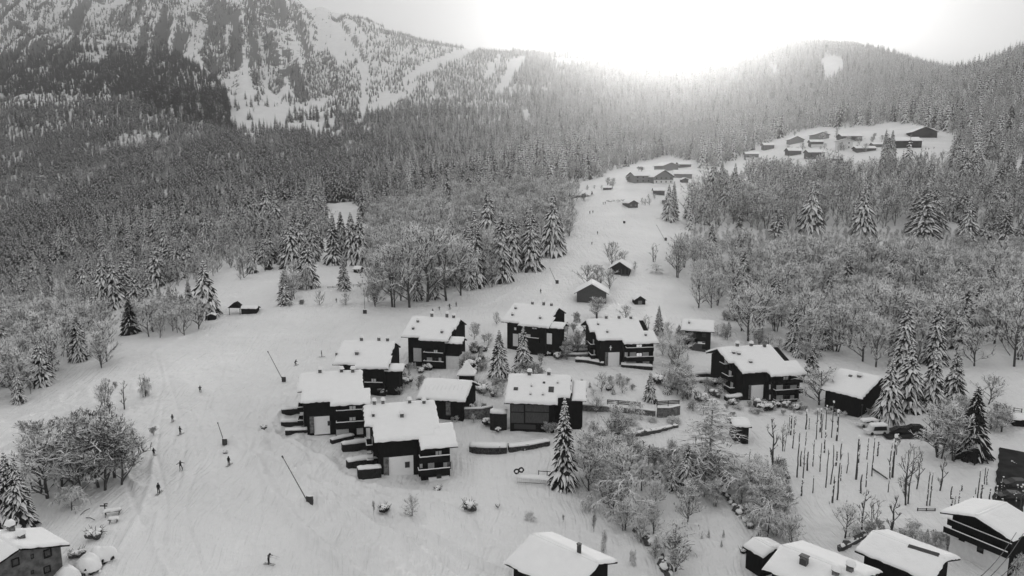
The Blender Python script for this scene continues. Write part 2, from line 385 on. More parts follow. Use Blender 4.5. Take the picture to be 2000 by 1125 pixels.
# ------------------------------------------------------------------ trees
def conifer(seed, tiers=26, per=9, droop=1.0, snow=1.0, rad=.165, detail=True, h=1.0):
    """a spruce one unit tall: returns trunk and crown builders"""
    rnd = random.Random(seed); tr = MB(); cr = MB()
    tr.tube([(0,0,-.04),(0,0,.3),(0,0,.7),(0,0,.97)], [.016,.012,.007,.002], 6)
    for k in range(tiers):
        t = (k+.3*rnd.random())/tiers; z = .06+.92*t
        Rk = rad*(1-t)**.78*(1+.12*rnd.uniform(-1, 1))+.006
        n = max(4, int(per*(1-.45*t))); a0 = rnd.random()*6.28
        for j in range(n):
            a = a0+6.283*(j+.35*rnd.uniform(-1, 1))/n; L = Rk*rnd.uniform(.72, 1.15)
            ca, sa = math.cos(a), math.sin(a); seg = 5 if detail else 2
            dr = droop*rnd.uniform(.75, 1.25)*(.62+.5*(1-t)); up = .14 if t > .75 else .05
            W = (L*rnd.uniform(.10, .17) if detail else L*rnd.uniform(.16, .24))+.004; pts = []
            for s in range(seg+1):
                q = s/seg; r = L*(q if q > 0 else .02); zz = z+L*(up*q-dr*q*q)
                ww = W*(math.sin(math.pi*min(.97, .12+.8*q))**.8)*(1.35 if s % 2 else .7)
                if s == seg: ww = W*.12
                pts.append((r, zz, ww))
            vs = []; 
            for (r, zz, ww) in pts:
                vs.append((ca*r-sa*ww, sa*r+ca*ww, zz-ww*.75)); vs.append((ca*r, sa*r, zz)); vs.append((ca*r+sa*ww, sa*r-ca*ww, zz-ww*.75))
            fs = []
            for s in range(seg):
                o = 3*s; fs += [(o, o+1, o+4, o+3), (o+1, o+2, o+5, o+4)]
            cr.add(vs, fs, 0)
            if detail:                                   # hanging fringe
                vs = []
                for (r, zz, ww) in pts: vs += [(ca*r, sa*r, zz-.004), (ca*r, sa*r, zz-ww*rnd.uniform(1.2, 2.4)-.004)]
                cr.add(vs, [(2*s, 2*s+1, 2*s+3, 2*s+2) for s in range(seg)], 0)
            if rnd.random() < snow:                      # the load of snow along the branch
                lo = rnd.choice([0, 0, 1]) if detail else 0; f = (rnd.uniform(.62, 1.0) if detail else rnd.uniform(.5, .85))*min(1.15, snow)
                vs = []; th = .0042
                for s in range(lo, seg+1):
                    r, zz, ww = pts[s]; ww *= f; e = th*(rnd.uniform(.9, 1.9) if lo < s < seg else .5)
                    vs.append((ca*r-sa*ww, sa*r+ca*ww, zz-ww*.62+.0006)); vs.append((ca*r, sa*r, zz+e)); vs.append((ca*r+sa*ww, sa*r-ca*ww, zz-ww*.62+.0006))
                m = seg-lo
                skip = rnd.randint(1, m-1) if detail and rnd.random() < .5 and m > 2 else -1
                cr.add(vs, [f_ for s in range(m) if s != skip for f_ in ((3*s, 3*s+1, 3*s+4, 3*s+3), (3*s+1, 3*s+2, 3*s+5, 3*s+4))], 1)
    if snow > .3: cr.add([(.006,0,.955),(-.003,.005,.955),(-.003,-.005,.955),(0,0,1.0)], [(0,1,3),(1,2,3),(2,0,3)], 1)
    else: cr.add([(.005,0,.95),(-.003,.004,.95),(-.003,-.004,.95),(0,0,1.0)], [(0,1,3),(1,2,3),(2,0,3)], 0)
    return tr, cr

def snow_split(mb, thr=.25, rnd=None, keep=1.0):
    """faces that look up carry snow"""
    for i, f in enumerate(mb.f):
        a, b, c = (Vector(mb.v[f[k]]) for k in (0, 1, 2)); n = (b-a).cross(c-a)
        if n.length > 0 and n.z/n.length > thr and (rnd is None or rnd.random() < keep): mb.m[i] = 1
def bare_tree(seed, spread=.5, limbs=7, droop=0.0, dense=1.0, snow=.8, multi=1, tw=.0035, columnar=False):
    """a leafless tree one unit tall with snow lying on its limbs"""
    rnd = random.Random(seed); tr = MB(); cr = MB()
    def twig(p, d, L, r, mb):
        d = d.normalized(); q = p+d*L*.5+Vector((rnd.uniform(-1,1), rnd.uniform(-1,1), rnd.uniform(-1,1)))*L*.08
        e = p+d*L+Vector((0, 0, -L*(droop*1.2+.15*rnd.random())))
        for a, b, ra, rb in ((p, q, r, r*.75), (q, e, r*.75, r*.35)):
            dd = (b-a)
            if dd.length < 1e-5: continue
            s = dd.cross(Vector((0, 0, 1))); s = s.normalized() if s.length > 1e-6 else Vector((1, 0, 0)); u = s.cross(dd).normalized()
            vs = [a+s*ra-u*ra*.4, a-s*ra-u*ra*.4, a+u*ra*.9, b+s*rb-u*rb*.4, b-s*rb-u*rb*.4, b+u*rb*.9]
            mb.add(vs, [(1,0,3,4)], 0)
            w = 1 if rnd.random() < snow else 0
            mb.add(vs, [(0,2,5,3),(2,1,4,5)], w)
        return e
    def branch(p, d, L, r, lev, mb):
        n = 3; pts = [p]; dd = d.normalized()
        for i in range(n):
            dd = (dd+Vector((rnd.uniform(-.25,.25), rnd.uniform(-.25,.25), (.16 if not droop else -droop*.5)+rnd.uniform(-.1,.1)))).normalized()
            pts.append(pts[-1]+dd*L/n)
        t = MB(); t.tube(pts, [r*(1-.2*i) for i in range(n+1)], 4 if lev < 2 else 3, cap=False)
        snow_split(t, .15, rnd, snow+.1); mb.add(t.v, t.f); mb.m[-len(t.m):] = t.m
        k = int((4 if lev == 1 else 5)*dense+rnd.random())
        for i in range(k):
            s = rnd.uniform(.25, 1.0); q = pts[min(n-1, int(s*n))].lerp(pts[min(n, int(s*n)+1)], s*n-int(s*n))
            a = Vector((rnd.uniform(-1,1), rnd.uniform(-1,1), rnd.uniform(-.35,.8)-droop)); nd = (dd*.9+a.normalized()*.85)
            if lev < 2: branch(q, nd, L*rnd.uniform(.4, .62), r*.62, lev+1, mb)
            else:
                for _ in range(2):
                    a = Vector((rnd.uniform(-1,1), rnd.uniform(-1,1), rnd.uniform(-.4,.8)-droop)); e = twig(q, dd*.6+a.normalized(), L*rnd.uniform(.35,.7), tw*rnd.uniform(.6,1.2), mb)
        if lev == 2:
            for _ in range(2): twig(pts[-1], dd+Vector((rnd.uniform(-.6,.6), rnd.uniform(-.6,.6), rnd.uniform(-.3,.5)-droop)), L*.5, tw, mb)
    for s in range(multi):
        off = Vector((rnd.uniform(-.06,.06), rnd.uniform(-.06,.06), 0)) if multi > 1 else Vector((0,0,0))
        top = Vector((rnd.uniform(-.06,.06)+off.x*2.2, rnd.uniform(-.06,.06)+off.y*2.2, .92))
        pts = [off*.6+Vector((0,0,-.05)), off.lerp(top, .33)+Vector((rnd.uniform(-.02,.02), rnd.uniform(-.02,.02), 0)), off.lerp(top, .66)+Vector((rnd.uniform(-.02,.02), rnd.uniform(-.02,.02), 0)), top]
        for p, z in zip(pts, (-.05, .31, .62, .94)): p.z = z
        rr = .017 if multi == 1 else .011
        t = MB(); t.tube(pts, [rr, rr*.75, rr*.45, rr*.15], 6); tr.add(t.v, t.f)
        for i in range(limbs):
            f = .10+.85*(i+rnd.random())/limbs; seg = f*3; i0 = min(2, int(seg)); q = pts[i0].lerp(pts[i0+1], seg-i0)
            a = i*2.4+rnd.uniform(-.5, .5); up = .75+1.1*f if not columnar else 1.1
            L = spread*(.42+.75*math.sin(math.pi*min(1, .18+f*.80)))*rnd.uniform(.7, 1.05)*.74
            branch(q, Vector((math.cos(a), math.sin(a), up)), L, rr*.8*(1.1-.5*f), 1, cr)
    zmax = max(v[2] for v in cr.v); k = 1/zmax
    cr.v = [(x*k, y*k, z*k) for x, y, z in cr.v]; tr.v = [(x*k, y*k, z*k) for x, y, z in tr.v]
    snow_split(tr, .5)
    return tr, cr
def larch(seed):
    """bare larch: straight trunk, level boughs, fine snow-covered twigs"""
    rnd = random.Random(seed); tr = MB(); cr = MB(); tr.tube([(0,0,-.05),(0,0,.5),(0,0,.98)], [.013,.008,.001], 6)
    for k in range(150):
        t = rnd.uniform(.12, .98); a = rnd.random()*6.28; L = .36*(1.02-t)**.75*rnd.uniform(.7, 1.15); ca, sa = math.cos(a), math.sin(a)
        pts = [Vector((ca*L*q, sa*L*q, t+L*(.32*q-.28*q*q))) for q in (0, .33, .66, 1)]
        m = MB(); m.tube(pts, [.005,.004,.003,.0015], 3, cap=False); snow_split(m, .1, rnd, .9); cr.add(m.v, m.f); cr.m[-len(m.m):] = m.m
        for i in range(20):
            q = rnd.uniform(.2, 1)*3; i0 = min(2, int(q)); p = pts[i0].lerp(pts[i0+1], q-i0); b = a+rnd.choice([-1, 1])*rnd.uniform(.5, 1.2); l = L*rnd.uniform(.15, .38)
            e = p+Vector((math.cos(b)*l, math.sin(b)*l, -l*rnd.uniform(0, .5))); s = Vector((-math.sin(b), math.cos(b), 0))*.0036
            cr.add([p+s, p-s, p+Vector((0,0,.002)), e], [(0,2,3),(2,1,3)], 1 if rnd.random() < .75 else 0); cr.add([p+s, p-s, e], [(1,0,2)], 0)
    return tr, cr
CON_M = [M['needles'], M['tree_snow']]; BARE_M = [M['twigs'], M['tree_snow']]; TRK_M = [M['bark'], M['tree_snow']]
PROTO = {}
def proto(key, tc, cm):
    tr, cr = tc; PROTO[key] = (tr.mesh(key+'_trunk', TRK_M), cr.mesh(key+'_crown', cm))
for i in range(4): proto('spruce%d' % i, conifer(10+i, 40, 13, droop=.95+.12*i, snow=.92, rad=.15+.012*(i % 3)), CON_M)
proto('spruce4', conifer(31, 34, 12, droop=1.15, snow=.98, rad=.24), CON_M)          # wide, heavy boughs
proto('spruce5', conifer(35, 36, 11, droop=.9, snow=.97, rad=.115), CON_M)           # narrow
proto('darkspruce', conifer(41, 36, 12, droop=.8, snow=.5, rad=.2), CON_M)
for i in range(4): proto('broad%d' % i, bare_tree(60+i, .50+.05*i, 15, dense=1.0, tw=.0048, snow=.95), BARE_M)
proto('multi0', bare_tree(71, .38, 7, multi=4, dense=1.05, tw=.0052, snow=.88), BARE_M)
proto('multi1', bare_tree(72, .45, 8, multi=3, dense=1.05, tw=.0052, snow=.88), BARE_M)
proto('weep0', bare_tree(81, .6, 13, droop=.45, dense=1.0, tw=.006, snow=.9), BARE_M)
proto('thin0', bare_tree(91, .22, 7, dense=.6, tw=.0022, snow=.35, columnar=True), BARE_M)
proto('thin1', bare_tree(92, .28, 6, dense=.6, tw=.0022, snow=.3, multi=3, columnar=True), BARE_M)
proto('larch0', larch(95), BARE_M)
for i in range(2): proto('dark%d' % i, bare_tree(110+i, .55, 15, dense=1.4, tw=.005, snow=.6), BARE_M)
proto('shrub0', bare_tree(96, .8, 5, multi=5, dense=1.0, tw=.013, snow=.6), BARE_M)
proto('shrub1', bare_tree(97, 1.1, 6, multi=4, droop=.4, dense=1.0, tw=.02, snow=.9), BARE_M)
USED_TREES = []
def tree(key, loc, h, rz=0.0, sx=1.0, name=None, label=None, cat='tree', group=None, tilt=0.0):
    tm, cm = PROTO[key]
    name = name or ('spruce_tree' if 'spruce' in key else ('larch_tree' if 'larch' in key else ('shrub' if 'shrub' in key else 'bare_tree')))
    o = empty(name, loc, rz); o.scale = (h*sx, h*sx, h); o.rotation_euler = (tilt, 0, rz)
    link('trunk', tm, o); link('crown', cm, o); tag(o, label, cat, group)
    USED_TREES.append((loc[0], loc[1])); return o
_tr = random.Random(4)
def tree_px(key, bx, by, ty, label, sx=1.0, group=None, name=None, tilt=0.0, cat='tree', dy=0.0):
    p = hit(bx, by); 
    # height from the picture row of the top, at that distance
    u, v, d = proj(p); h = 1.0
    for _ in range(6):
        _, tp, _ = proj((p.x, p.y, p.z+h)); 
        k = (by-ty)/max(1e-3, by-tp); h *= k
    p.z -= .15
    return tree(key, p, h, _tr.random()*6.28, sx, name, label, cat, group, tilt)

# prominent spruces: kind, base column, base row, top row, label, width
C = [
('spruce0',156,578,511,'snowy spruce at the far left of the spruce row above the upper piste edge',1.2),
('spruce1',183,573,506,'slim spruce peeping over the leftmost group on the forest edge',1),
('spruce4',206,606,500,'widest heavy-boughed spruce in the left spruce group below the mountain forest',.8),
('spruce2',224,602,500,'dark-sided spruce close behind the wide heavy-boughed one on the left',1),
('spruce5',247,592,495,'narrow dark spruce closing the right end of the left spruce group',1.3),
('spruce3',266,607,527,'spruce with its foot in bare trees left of the big drooping spruce',1.2),
('spruce0',291,610,533,'white frosted spruce just right of the spruce with bare trees at its foot',1.1),
('spruce1',283,542,492,'small spruce standing alone between the two left spruce groups',1.2),
('spruce2',307,558,476,'leftmost spruce of the tall white-topped row on the forest edge',1.2),
('spruce3',331,548,468,'second spruce of the tall white-topped row on the forest edge',1.2),
('spruce0',346,547,467,'third spruce of the tall white-topped row, close beside its neighbour',1.1),
('spruce1',370,532,459,'fourth spruce of the tall white-topped row with the brightest crown',1.2),
('spruce5',390,522,462,'thin bright spruce ending the tall white-topped row on the right',1.3),
('spruce4',403,618,511,'big spreading spruce with drooping boughs left of the dark hay hut',.95),
('darkspruce',255,652,576,'very dark spruce at the bottom left of the bare thicket by the piste',1.1),
('spruce5',507,503,448,'pointed spruce left of the middle spruces on the edge above the meadow',1.3),
('spruce1',525,514,441,'broad spruce between the pointed one and the tallest on the meadow edge',1.3),
('spruce2',569,522,426,'tallest spruce on the edge of the meadow above the hay hut',1.0),
('spruce5',556,598,530,'spruce at the lower corner of the tree clump out on the meadow',1.4),
('spruce3',601,562,466,'tall thin-crowned spruce at the back of the tree clump on the meadow',1.3),
('spruce0',652,517,412,'left spruce of the four dark tall ones above the small shed',1.1),
('spruce1',668,515,409,'second of the four dark tall spruces above the small shed',1.1),
('spruce2',687,516,410,'third of the four dark tall spruces above the small shed',1.1),
('spruce3',704,518,407,'right and broadest of the four dark tall spruces above the small shed',1.2),
('spruce5',672,567,494,'leaning snow-capped spruce standing just in front of the small shed',1.5),
('darkspruce',85,700,648,'small dark spruce with a snowy head low on the left, above the bare thicket',1.2),
('spruce1',116,680,626,'bright frosted spruce tip among bare trees low on the left',1.2),
('spruce0',913,530,427,'left spruce of the tall pair group behind the bare trees at mid piste',1.1),
('spruce1',928,547,405,'tallest spruce of the group behind the bare trees at mid piste',1.0),
('spruce2',954,482,362,'spruce with a dark top rising behind the mid-piste group',1.1),
('spruce3',972,546,430,'wide spruce on the piste side of the mid-piste group',1.3),
('spruce0',990,438,366,'snow-white spruce deep in the wood left of the upper piste',1.3),
('spruce5',1026,424,370,'slender spruce in the wood behind the piste-side pair',1.4),
('spruce1',1037,528,398,'tall spruce standing by itself at the piste edge, left of the pair',1.05),
('spruce2',1079,500,366,'tallest spruce at the upper piste edge in front of the long barn',1.0),
('spruce3',1092,494,412,'shorter spruce leaning against the tallest one at the upper piste edge',1.2),
('spruce5',778,484,434,'small spruce top in the grey wood above the big bare trees',1.4),
('spruce2',1305,431,357,'dark spruce on the right edge of the upper piste under the hamlet',1.0),
('spruce5',1315,428,351,'thinner spruce just behind the dark one on the right edge of the upper piste',1.2),
('spruce0',1341,500,455,'white spruce at the right piste edge in front of the bare wood',1.6),
('spruce5',1396,419,379,'small spruce on the snow lane between the two bare woods',1.5),
('spruce1',1423,401,381,'tiny lone spruce on the snow lane up to the hillside village',1.4),
('spruce0',1442,431,382,'white rounded spruce at the top left corner of the right-hand wood',1.5),
('spruce5',1517,465,392,'thin one-sided spruce left of the two big ones on the right-hand slope',1.6),
('spruce4',1583,456,358,'big snow-loaded spruce on the right-hand slope, left of its equal',.95),
('spruce4',1684,462,360,'big snow-loaded spruce on the right-hand slope with a dark foot',.85),
('spruce0',1803,464,362,'massive spruce at the left of the cluster on the right-hand slope',1.5),
('spruce3',1786,456,378,'spruce on the outer left flank of the right-hand cluster',1.3),
('spruce1',1824,446,360,'spruce close behind the massive one in the right-hand cluster',1.2),
('spruce2',1853,427,366,'dark spruce standing in the gap of the right-hand cluster',1.2),
('spruce0',1877,432,363,'pale spruce at the top of the right-hand cluster',1.3),
('spruce3',1888,476,388,'broad spruce in the front of the right-hand cluster with drooping arms',1.3),
('spruce1',1922,481,427,'small spruce at the foot of the right-hand cluster',1.5),
('spruce2',1943,441,366,'slender spruce high on the right of the right-hand cluster',1.1),
('spruce5',1946,468,409,'low spruce between the small one and the picture edge',1.5),
('spruce0',1962,472,400,'spruce leaning out right of the right-hand cluster',1.2),
('spruce1',1991,472,430,'last spruce of the slope at the right picture edge',1.5),
('spruce2',1883,362,298,'left one of the two tall spruces under the bare hillside on the right',1.3),
('spruce3',1903,364,298,'right one of the two tall spruces under the bare hillside on the right',1.3),
('spruce0',1949,379,315,'single spruce right of the two tall ones under the bare hillside',1.2),
('darkspruce',1972,248,208,'spruce on the bare hillside at the far right, above the snow patch',1.2),
('spruce5',1734,343,306,'spruce in front of the snow meadow below the hillside village',1.4),
('spruce4',1734,822,694,'nearest wide spruce in front of the low-roofed chalet on the right',.95),
('spruce2',1772,800,664,'tall spruce just behind the nearest wide one on the right',1.25),
('spruce3',1818,800,678,'spruce with huge white boughs in the middle of the right-hand row',1.35),
('spruce1',1863,775,675,'narrow lumpy spruce at the right end of the row of four',1.2),
('spruce0',1584,745,668,'frosted spruce at the right gable of the big chalet by the wood',1.4),
('darkspruce',1897,893,748,'ragged spruce with dark lower boughs beside the car yard',1.05),
('spruce5',1312,958,884,'left small spruce in the thicket below the garden wall',1.5),
('spruce1',1340,958,860,'taller small spruce in the thicket below the garden wall',1.3),
('spruce0',1101,952,770,'big spruce in front of the dark barn-like chalet in the centre',.95),
('spruce0',23,1030,876,'middle snow-caked spruce behind the roof at the bottom left',1.1),
('spruce1',40,1032,886,'right snow-caked spruce behind the roof at the bottom left',1.1),
('spruce2',3,1030,880,'left snow-caked spruce cut by the picture edge at the bottom left',1.1),
('spruce0',975,738,640,'heavily snowed spruce at the left of the three in the village middle',1.35),
('spruce1',1022,729,633,'slim spruce in the middle of the three in the village',1.2),
('spruce5',1057,689,626,'small spruce right before the wall of the chalet behind',1.8),
('spruce5',1286,653,594,'thin upright spruce right of the chalet with the white cross',1.5),
('spruce3',1269,783,724,'bushy young spruce in the garden above the retaining wall',1.5),
('spruce0',1309,758,724,'squat young spruce under the chalet with the white cross',1.9),
]
for k, bx, by, ty, lab, sx in C: tree_px(k, bx, by, ty-(6 if (bx < 620 or bx > 1500) and by < 620 else 0), lab, sx*(1.42 if (bx < 620 or bx > 1500) and by < 620 else 1.2))
# prominent bare trees
B = [
('dark1',120,955,838,'left tree of the big bare clump beside the lower piste',1.1),
('dark1',205,955,812,'right and largest tree of the big bare clump beside the lower piste',1.05),
('dark1',165,925,806,'tree at the back of the big bare clump beside the lower piste',1.0),
('dark0',90,935,842,'low bare tree on the left flank of the clump beside the lower piste',1.0),
('weep0',140,995,945,'small bent tree bowed with snow below the big bare clump',1.0),
('multi0',205,810,738,'thin bare tree on the snow bank left of the piste',.8),
('thin0',243,798,742,'very thin bare tree right of the thin one on the snow bank',1.3),
('thin1',283,775,728,'small dark bush-like tree alone at the left piste edge',1.6),
('broad0',800,600,442,'white frosted bare tree at the left of the big row above the piste',1.0),
('broad1',835,590,430,'tall bare tree in the big row above the piste with thick bent stems',1.0),
('broad2',872,588,438,'broadest bare tree of the big row above the piste',1.05),
('multi1',770,600,470,'many-stemmed bare tree at the left end of the row above the piste',1.0),
('broad3',900,578,455,'bare tree at the right end of the big row above the piste',.9),
('multi1',735,600,540,'low dark bare bush-tree at the left foot of the row above the piste',1.2),
('broad0',676,597,567,'small round orchard tree alone on the meadow',1.3),
('broad1',624,598,565,'small frosted orchard tree left of the round one on the meadow',1.0),
('broad2',1144,560,508,'frosted tree left of the upper barn',1.3),
('multi0',1170,560,515,'frosted tree between the two barns, nearer the lower one',1.1),
('broad3',1190,565,522,'frosted tree in front of the upper barn',1.2),
('broad1',1195,520,468,'hazy bare tree behind the upper barn, left',1.1),
('broad2',1215,520,485,'hazy bare tree behind the upper barn, right',1.2),
('thin1',1277,512,472,'sparse pointed bare tree right of the upper barn',1.4),
('weep0',1281,534,513,'bowed snowy bush-tree beneath the sparse pointed tree',1.3),
('broad0',1240,528,508,'small dark evergreen-like bush at the right eave of the upper barn',1.0),
('multi1',1165,622,577,'round bare tree below the lower barn and above the cross chalet',1.4),
('broad2',1220,625,590,'second round bare tree above the roof of the cross chalet',1.2),
('thin1',1262,650,612,'thin bare tree beside the thin upright spruce',1.5),
('broad3',1304,650,625,'rounded bare tree between the thin spruce and the small dark chalet',1.4),
('broad0',970,634,605,'small bare tree left of the rear chalet by the piste',1.1),
('broad1',926,662,630,'dark bush-tree behind the gable of the chalet by the piste',1.0),
('broad2',953,675,644,'frosted low tree between the two rear chalets',1.2),
('broad1',1325,720,648,'tall frosted bare tree between the cross chalet and the big right one',1.0),
('multi0',1345,780,722,'bare tree in front of the terraces of the big right chalet',1.2),
('multi1',1130,690,640,'frosted bare tree left of the cross chalet',1.1),
('larch0',1385,940,775,'large bare larch in the centre right foreground',1.3),
('broad1',1175,955,838,'bare tree left in the thicket right of the big foreground spruce',1.0),
('broad2',1215,975,850,'largest bare tree in the thicket right of the big foreground spruce',1.0),
('broad3',1150,960,860,'bare tree hugging the big foreground spruce',1.0),
('weep0',1225,1015,925,'bowed snow-draped tree in the lower thicket',1.0),
('weep0',1320,1080,1010,'bowed white tree by the lane at the bottom',1.1),
('broad0',1280,1000,930,'fine-twigged bare tree in the lower thicket',1.0),
('multi1',1340,1020,935,'bare tree left of the larch foot',1.0),
('broad1',1465,970,900,'bare bushy tree on the bank right of the lane',1.1),
('multi0',1500,1010,915,'many-stemmed bare tree on the bank right of the lane',1.1),
('weep0',1485,1035,985,'bowed snowy shrub-tree at the top of the lane bank',1.2),
('broad3',1545,1070,1000,'bare arching tree behind the low roof at the bottom',1.1),
('broad2',1650,1050,970,'single bushy dark-trunked tree in the lower snow field',1.3),
('thin0',1683,1035,955,'thin bare tree right of the bushy one in the lower snow field',1.5),
('thin1',1705,1035,965,'thin double-stemmed bare tree in the lower snow field',1.2),
('thin0',1738,1045,962,'thin straight bare tree above the ridge of the bottom roof',1.6),
('thin1',1770,985,862,'slim bare tree right of the stump rows',1.2),
('thin0',1790,955,875,'leaning hair-thin bare tree right of the slim one',1.0),
('thin0',1835,960,885,'hair-thin bare tree in the middle of the right snow field',1.2),
('thin0',1510,930,815,'thin bare tree left of the stump rows',1.2),
('thin1',1530,880,820,'faint thin bare tree behind the left stumps',1.0),
('multi0',1835,895,790,'bare tree in front of the road by the parked cars',1.2),
('multi1',1865,900,785,'bare tree with a tall clean trunk in front of the road',1.0),
('broad1',1600,790,712,'big spreading bare tree between the big chalet and the low-roofed one',1.5),
('broad2',1930,790,720,'bare tree at the wood edge above the small shed on the right',1.2),
('broad0',805,1010,960,'round twiggy bush-tree on the rough snow below the corner chalet',1.3),
('weep0',1240,815,780,'bent snowy garden tree below the retaining wall fence',1.0),
('broad3',1165,805,770,'twiggy garden tree standing before the long retaining wall',1.3),
('broad1',1175,765,725,'bare tree on the garden mound right of the skylight roof',1.2),
('broad0',1215,770,735,'thin frosted tree on the garden mound, right of its neighbour',1.0),
]
for k, bx, by, ty, lab, sx in B: tree_px(k, bx, by, ty, lab, sx*(1.3 if 'thin' not in k else 1.0))

# woods whose trees one can still tell apart: picture outlines of the ground they stand on
RW = [(1322,512),(1318,550),(1345,600),(1420,640),(1420,665),(1500,672),(1570,690),(1590,712),(1700,716),(1760,735),(1850,770),(1900,770),(2000,770),(2140,770),(2140,545),(1960,535),(1700,535),(1500,530),(1450,512),(1380,505)]
RW2 = [(1330,430),(1345,385),(1385,380),(1400,420),(1450,425),(1455,360),(1520,325),(1600,320),(1680,322),(1700,335),(1770,330),(1850,312),(1870,335),(1960,330),(1985,400),(2140,420),(2140,480),(1400,480)]
LW = [(245,655),(300,668),(345,662),(420,632),(428,612),(330,617),(250,622)]
LWB = [(395,560),(440,562),(500,522),(560,507),(620,482),(560,482),(480,500),(400,540)]
LW2 = [(0,800),(40,790),(110,765),(200,740),(236,700),(220,655),(120,640),(-100,640),(-100,800)]
CW = [(700,470),(715,560),(740,600),(800,592),(870,578),(905,565),(985,540),(1000,520),(1045,520),(1100,495),(1125,440),(1128,390),(1000,380),(860,400),(720,440),(720,500)]
ML = [(540,590),(560,597),(610,592),(612,560),(560,540)]
LANE = [(1180,985),(1245,1010),(1300,1060),(1345,1125),(1290,1125),(1230,1050)]
LANE2 = [(1240,925),(1330,905),(1390,945),(1400,985),(1330,1000),(1250,985)]
LANE3 = [(1395,930),(1500,935),(1545,985),(1570,1060),(1500,1065),(1440,1000)]
def rejected(x, y, r):
    for (a, b) in USED_TREES:
        if (a-x)**2+(b-y)**2 < r*r: return True
    return False
def scatter(y0, y1, sp, seed):
    rnd = random.Random(seed); out = []
    y = y0
    while y < y1:
        x = -.95*y
        while x < .95*y:
            out.append((x+rnd.uniform(-.45, .45)*sp, y+rnd.uniform(-.45, .45)*sp)); x += sp
        y += sp
    return np.array(out)
def wood(poly, y0, y1, sp, seed, kinds, hr, label, group, rej=3.0, sxr=(1.15, 1.55), keep=1.0, cat='tree'):
    pts = scatter(y0, y1, sp, seed); z = height(pts[:, 0], pts[:, 1]); rnd = random.Random(seed+5)
    px, py, d = proj(np.stack([pts[:, 0], pts[:, 1], z], -1)); ok = inpoly(px, py, poly); n = 0
    for (x, y), zz, o in zip(pts, z, ok):
        if not o or rnd.random() > keep or rejected(x, y, rej): continue
        k = rnd.choice(kinds); POOL.append((y, k, x, zz-.2, rnd.uniform(*hr), rnd.random()*6.28, rnd.uniform(*sxr), label, group, cat)); n += 1; USED_TREES.append((x, y))
    print('WOOD', group, n)
POOL = []
BR = ['broad0', 'broad1', 'broad2', 'broad3', 'multi0', 'multi1']
wood(RW, 190, 480, 9.0, 1, BR+['spruce1', 'spruce0'], (9.5, 21), 'snow-dusted bare tree in the dense wood on the slope right of the piste', 'bare trees of the wood right of the piste')
wood(LW, 205, 420, 6.2, 2, BR+['spruce0', 'spruce1', 'spruce3'], (8, 13), 'snow-dusted bare tree in the thicket between the left spruces and the piste', 'bare trees of the thicket left of the piste')
wood(LWB, 205, 420, 7.0, 12, ['broad0', 'multi0', 'spruce0', 'spruce5', 'spruce1'], (7, 12), 'frosted tree on the forest edge between the left spruces and the tallest meadow-edge spruce', 'low frosted trees on the forest edge')
wood([(1335,480),(1450,478),(1500,484),(2140,484),(2140,540),(1960,535),(1700,535),(1500,530),(1335,512)], 190, 560, 6.0, 14, BR, (6, 9), 'lower frosted tree along the top edge of the dense wood right of the piste', 'lower trees along the top edge of the right-hand wood')
wood([(1345,452),(1500,455),(2140,452),(2140,486),(1345,484)], 190, 600, 4.6, 15, ['broad0', 'broad2', 'multi0'], (3.2, 5.2), 'snowy scrub at the feet of the big spruces on the right-hand slope', 'scrub at the feet of the right-hand spruces', 2.0, (1.4, 1.9), cat='shrub')
wood(LW2, 150, 340, 8.0, 3, BR+['spruce0', 'spruce2'], (9, 15), 'snow-dusted bare tree in the thicket below the mountain forest at the left edge', 'bare trees at the left picture edge')
wood(CW, 235, 560, 8.5, 4, BR+['spruce1', 'spruce0'], (10, 19), 'frosted tree in the grey wood between the meadow and the upper piste', 'trees of the wood left of the upper piste')
wood(ML, 240, 300, 6.5, 5, ['broad0', 'multi0', 'spruce3'], (7, 11), 'snowy tree in the small clump out on the meadow', 'trees of the small clump on the meadow', 2.5)
TH = [(1120,900),(1150,870),(1235,870),(1262,930),(1270,1000),(1235,1040),(1160,985)]
LC = [(60,905),(130,880),(228,905),(240,950),(150,975),(70,985)]
wood(LC, 100, 150, 3.6, 8, ['dark0', 'dark1', 'broad1'], (8, 12.5), 'dark bare tree inside the big clump beside the lower piste', 'bare trees of the big clump by the lower piste', 1.5, (1.3, 1.7))
wood(TH, 95, 150, 4.0, 9, ['broad0', 'dark0', 'broad2', 'multi1'], (6, 10.5), 'bare tree in the dense thicket right of the big foreground spruce', 'bare trees of the thicket by the foreground spruce', 1.8, (1.3, 1.6))
wood(LANE, 90, 150, 3.8, 6, ['multi0', 'multi1', 'weep0', 'broad0', 'dark1'], (3.5, 7.5), 'snow-tangled young tree in the thicket along the lane at the bottom', 'young trees of the thicket by the lane', 1.8, (1.2, 1.6))
wood(LANE2, 90, 150, 3.8, 16, ['multi0', 'multi1', 'weep0', 'broad0', 'dark1'], (3.5, 7.5), 'snow-tangled young tree in the thicket at the foot of the large larch', 'young trees of the thicket by the larch', 1.8, (1.2, 1.6))
wood(LANE3, 90, 150, 3.8, 17, ['multi0', 'multi1', 'weep0', 'broad0', 'dark1'], (3.5, 7.5), 'snow-tangled young tree on the bank between lane and stumps', 'young trees of the bank by the stumps', 1.8, (1.2, 1.6))

